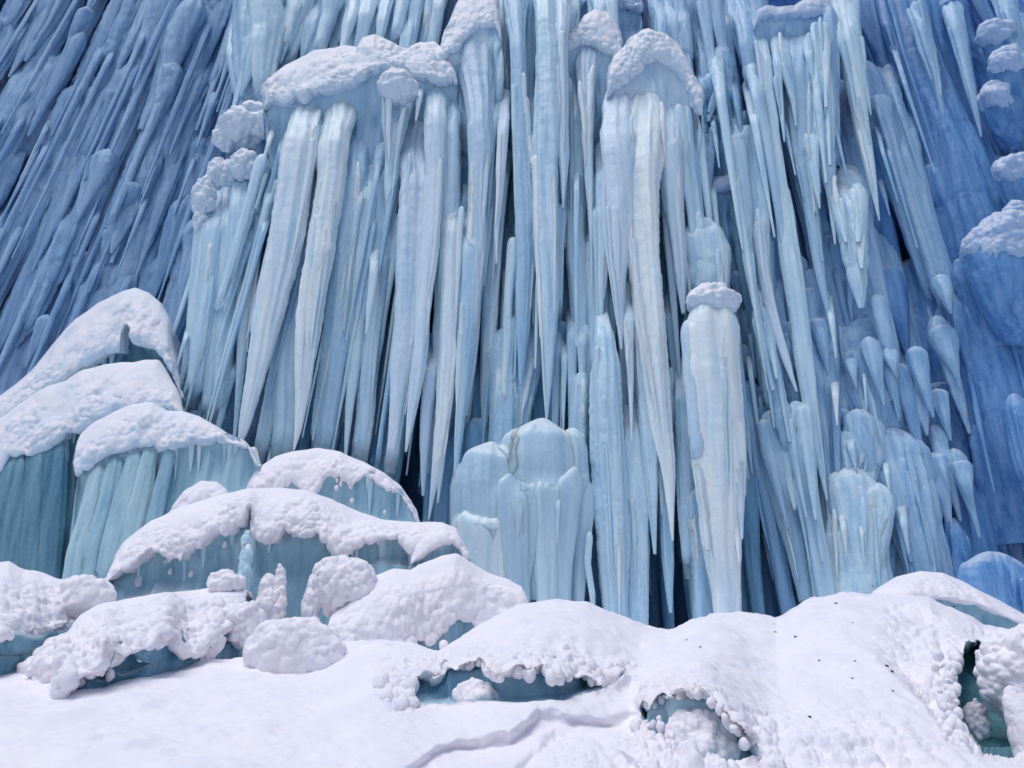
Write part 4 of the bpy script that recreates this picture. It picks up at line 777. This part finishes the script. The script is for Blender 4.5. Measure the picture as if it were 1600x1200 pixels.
bunch('ice_curtain', 'cluster of bluish icicles hanging from the top edge right of the domed head', 'ice curtain', fill((1015,1180), (-70,-20), (140,330), (8,16), (12.7,13.3), 16, .85, 1.9, 3), 'mid', P(1100, 200, 13))
# ---- back layers between the columns
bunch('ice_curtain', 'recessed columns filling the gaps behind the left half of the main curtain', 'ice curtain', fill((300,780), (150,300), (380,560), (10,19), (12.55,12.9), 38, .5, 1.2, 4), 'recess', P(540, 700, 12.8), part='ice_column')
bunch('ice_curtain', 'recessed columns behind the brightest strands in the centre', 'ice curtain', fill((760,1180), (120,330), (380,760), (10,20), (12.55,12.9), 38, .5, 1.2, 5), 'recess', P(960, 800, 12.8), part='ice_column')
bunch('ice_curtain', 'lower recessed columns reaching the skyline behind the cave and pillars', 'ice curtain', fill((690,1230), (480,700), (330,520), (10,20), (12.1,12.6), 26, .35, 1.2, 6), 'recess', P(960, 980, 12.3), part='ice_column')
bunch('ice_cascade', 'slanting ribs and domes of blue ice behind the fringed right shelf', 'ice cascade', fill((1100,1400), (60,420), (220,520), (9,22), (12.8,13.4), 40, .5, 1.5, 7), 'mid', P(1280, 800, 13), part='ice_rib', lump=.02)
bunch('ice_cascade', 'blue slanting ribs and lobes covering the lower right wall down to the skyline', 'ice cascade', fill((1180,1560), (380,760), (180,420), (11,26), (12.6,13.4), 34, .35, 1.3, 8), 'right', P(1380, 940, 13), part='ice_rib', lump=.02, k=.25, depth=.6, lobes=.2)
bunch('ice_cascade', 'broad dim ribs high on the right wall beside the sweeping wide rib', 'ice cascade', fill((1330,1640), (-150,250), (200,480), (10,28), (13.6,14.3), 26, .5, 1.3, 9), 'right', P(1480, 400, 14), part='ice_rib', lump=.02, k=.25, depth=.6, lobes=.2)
bunch('ice_cascade', 'leaning frosted ribs across the upper part of the blue left cliff', 'ice cascade', fill((30,560), (-260,100), (180,460), (8,22), (14.75,15.05), 62, .7, 1.3, 10), 'left', P(180, 300, 14.5), part='ice_rib', lump=.045, k=.35, depth=.45, lobes=.28, embed=True)
bunch('ice_cascade', 'leaning knobbly ribs across the lower part of the blue left cliff', 'ice cascade', fill((-60,440), (60,440), (140,400), (8,20), (14.72,15.05), 66, .7, 1.3, 11), 'left', P(120, 600, 14.4), part='ice_rib', lump=.045, k=.35, depth=.45, lobes=.28, embed=True)
def bulbs(xr, yr, wr, Yr_, n, seed):
    """short drooping ice bulbs: round heads on narrowing stalks"""
    g = np.random.default_rng(seed); out = []
    for i in range(n):
        x, y, ww, Y = g.uniform(*xr), g.uniform(*yr), g.uniform(*wr), g.uniform(*Yr_); L = ww*g.uniform(4, 14); p = []
        for f, a in ((0, .7), (.12, 1), (.3, .85), (.6, .55), (1, .12)): q = toward(x, y, L*f); p.append((q[0], q[1], max(1.2, ww*a)))
        out.append((p, Y, Y+.1))
    return out
bunch('ice_cascade', 'round drooping bulbs of ice scattered over the left cliff', 'ice cascade', bulbs((-40,420), (-20,520), (9,24), (14.45,14.85), 46, 12), 'left', P(150, 500, 14.4), part='ice_bulb', lump=.05, k=.3, depth=.6, embed=False)
bunch('ice_cascade', 'small translucent bulbs and stumps stepping down between the right-hand icicles', 'ice cascade', bulbs((1075,1330), (90,760), (8,20), (12.3,12.9), 40, 13), 'mid', P(1200, 700, 12.5), part='ice_bulb', lump=.02, k=.3, depth=.7, embed=False)
bunch('ice_cascade', 'lumpy drooping bulbs of deep blue ice on the far right wall', 'ice cascade', bulbs((1300,1640), (200,880), (10,30), (12.8,13.7), 56, 14), 'right', P(1480, 880, 13), part='ice_bulb', lump=.03, k=.3, depth=.6, embed=.22)
bunch('ice_cascade', 'fine pale streaks of ice running down the blue left cliff', 'ice cascade', fill((-40,520), (-150,420), (120,420), (3,7), (14.5,14.8), 96, .9, 1.2, 17), 'left', P(160, 500, 14.6), part='ice_rib', lump=.02, k=.2, depth=.6, embed=True)
bunch('ice_curtain', 'slender strands woven between the thick icicles of the left half of the curtain', 'ice curtain', fill((400,790), (150,340), (180,460), (4,9), (11.95,12.3), 50, .9, 1.5, 18), 'pale', P(540, 620, 12.1), k=.12)
bunch('ice_curtain', 'slender strands woven between the bright icicles right of centre', 'ice curtain', fill((780,1180), (60,560), (180,440), (4,9), (11.8,12.2), 52, .9, 1.5, 19), 'pale', P(980, 700, 12.0), k=.12)
bunch('ice_cascade', 'small drooping knobs and drips around the glassy lower right masses', 'ice cascade', bulbs((1190,1500), (430,860), (6,15), (12.0,12.5), 60, 20), 'mid', P(1350, 800, 12.2), part='ice_bulb', lump=.02, k=.25, depth=.7, embed=.18)
bunch('ice_curtain', 'hair-thin needles of ice hanging all over the main curtain', 'ice curtain', fill((300,1180), (120,560), (90,330), (3,6), (12.0,12.5), 96, 1.0, 1.6, 15), 'pale', P(740, 800, 12.2), k=.06)
bunch('ice_curtain', 'hair-thin needles of ice hanging among the right-hand icicles', 'ice curtain', fill((1080,1400), (60,600), (70,240), (3,6), (12.3,12.8), 56, 1.0, 1.6, 16), 'mid', P(1280, 800, 12.5), k=.06)
# short icicles under the canopies
bunch('icicle_fringe', 'short pointed icicles under the widest canopy', 'icicle fringe',
  [([(503,140,6),(496,180,5),(486,215,3),(477,247,1)],11.8,11.75), ([(660,120,6),(656,150,4),(650,190,1.2)],11.8,11.75), ([(430,170,5),(424,210,4),(408,262,1.2)],12.0,12.0), ([(560,140,22),(545,175,12),(530,215,7),(524,260,2)],11.95,11.95), ([(700,120,18),(692,160,10),(690,210,5),(688,270,2)],11.95,11.9)], 'bright', P(560, 240, 11.8))
bunch('icicle_fringe', 'glinting clear icicles around the glassy masses at lower right', 'icicle fringe',
  [([(1300,560,7),(1304,610,6),(1308,665,1.5)],12.0,12.0), ([(1322,660,7),(1330,700,6),(1338,735,1.5)],11.95,11.9), ([(1344,550,4),(1350,590,3),(1354,640,1)],12.1,12.0), ([(1312,770,7),(1318,820,5),(1323,870,1.2)],11.6,11.6), ([(1340,780,4),(1346,830,3),(1350,880,1)],11.6,11.6), ([(1398,760,9),(1410,810,6),(1420,865,1.2)],11.8,11.8), ([(1290,440,6),(1300,500,5),(1306,560,1.2)],12.0,11.9), ([(1376,700,5),(1384,730,4),(1390,770,1)],12.0,11.9)], 'crystal', P(1350, 860, 11.8))
# drapes of ice on the face under the left mounds
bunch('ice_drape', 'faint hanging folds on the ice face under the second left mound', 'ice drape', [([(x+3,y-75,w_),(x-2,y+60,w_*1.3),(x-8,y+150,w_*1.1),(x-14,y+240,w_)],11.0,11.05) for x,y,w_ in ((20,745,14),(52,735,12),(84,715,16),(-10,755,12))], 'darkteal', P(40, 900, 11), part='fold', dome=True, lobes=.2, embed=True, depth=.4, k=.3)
bunch('ice_drape', 'slanting pale folds on the ice apron of the third left mound', 'ice drape', [([(x+14,y-70,7),(x-10,y+45,w_),(x-28,y+120,w_*1.2),(x-44,y+200,w_)],10.42,10.22) for x,y,w_ in ((150,745,13),(178,735,16),(206,725,12),(232,720,14),(262,720,10))], 'teal', P(180, 900, 10.2), part='fold', dome=True, lobes=.2, embed=True, depth=.45, k=.3)

flush()
# ---- debris on the big right snow slope
rg = np.random.default_rng(3)
def on_slope(px, py):
    dg = bpy.context.evaluated_depsgraph_get(); a = P(px, py, 1.0); d = Vector(a-CAM).normalized()
    ok, loc, nr, _, ob, _ = sc.ray_cast(dg, Vector(CAM), d); return loc if ok else None
bpy.context.view_layer.update()
spots = [(1307,943,5),(1243,995,4),(1211,988,4),(1385,1041,5),(1393,1049,4),(1332,1060,3),(1395,1080,3),(1490,948,4),(1265,1120,3),(1364,915,3),(1280,1032,3),(1336,1033,3),(1073,1000,3),(1094,1011,3),(1210,975,2),(1332,973,2)]
proto = None
for i, (px, py, w_) in enumerate(spots):
    loc = on_slope(px, py)
    if loc is None: continue
    if proto is None:
        g = ball_geo((0, 0, 0), .011, .008, 5); proto = make('bark_speck', [g], M['debris'], base=V(0, 0, 0)); o = proto
    else: o = proto.copy(); COL.objects.link(o)
    o.location = loc; o.scale = (w_/4*1.5, w_/4, w_/4); o.rotation_euler = (0, 0, rg.uniform(0, 3))
    tag(o, 'tiny dark bark speck lying on the smooth right-hand snow slope', 'bark speck', 'bark specks on the snow')
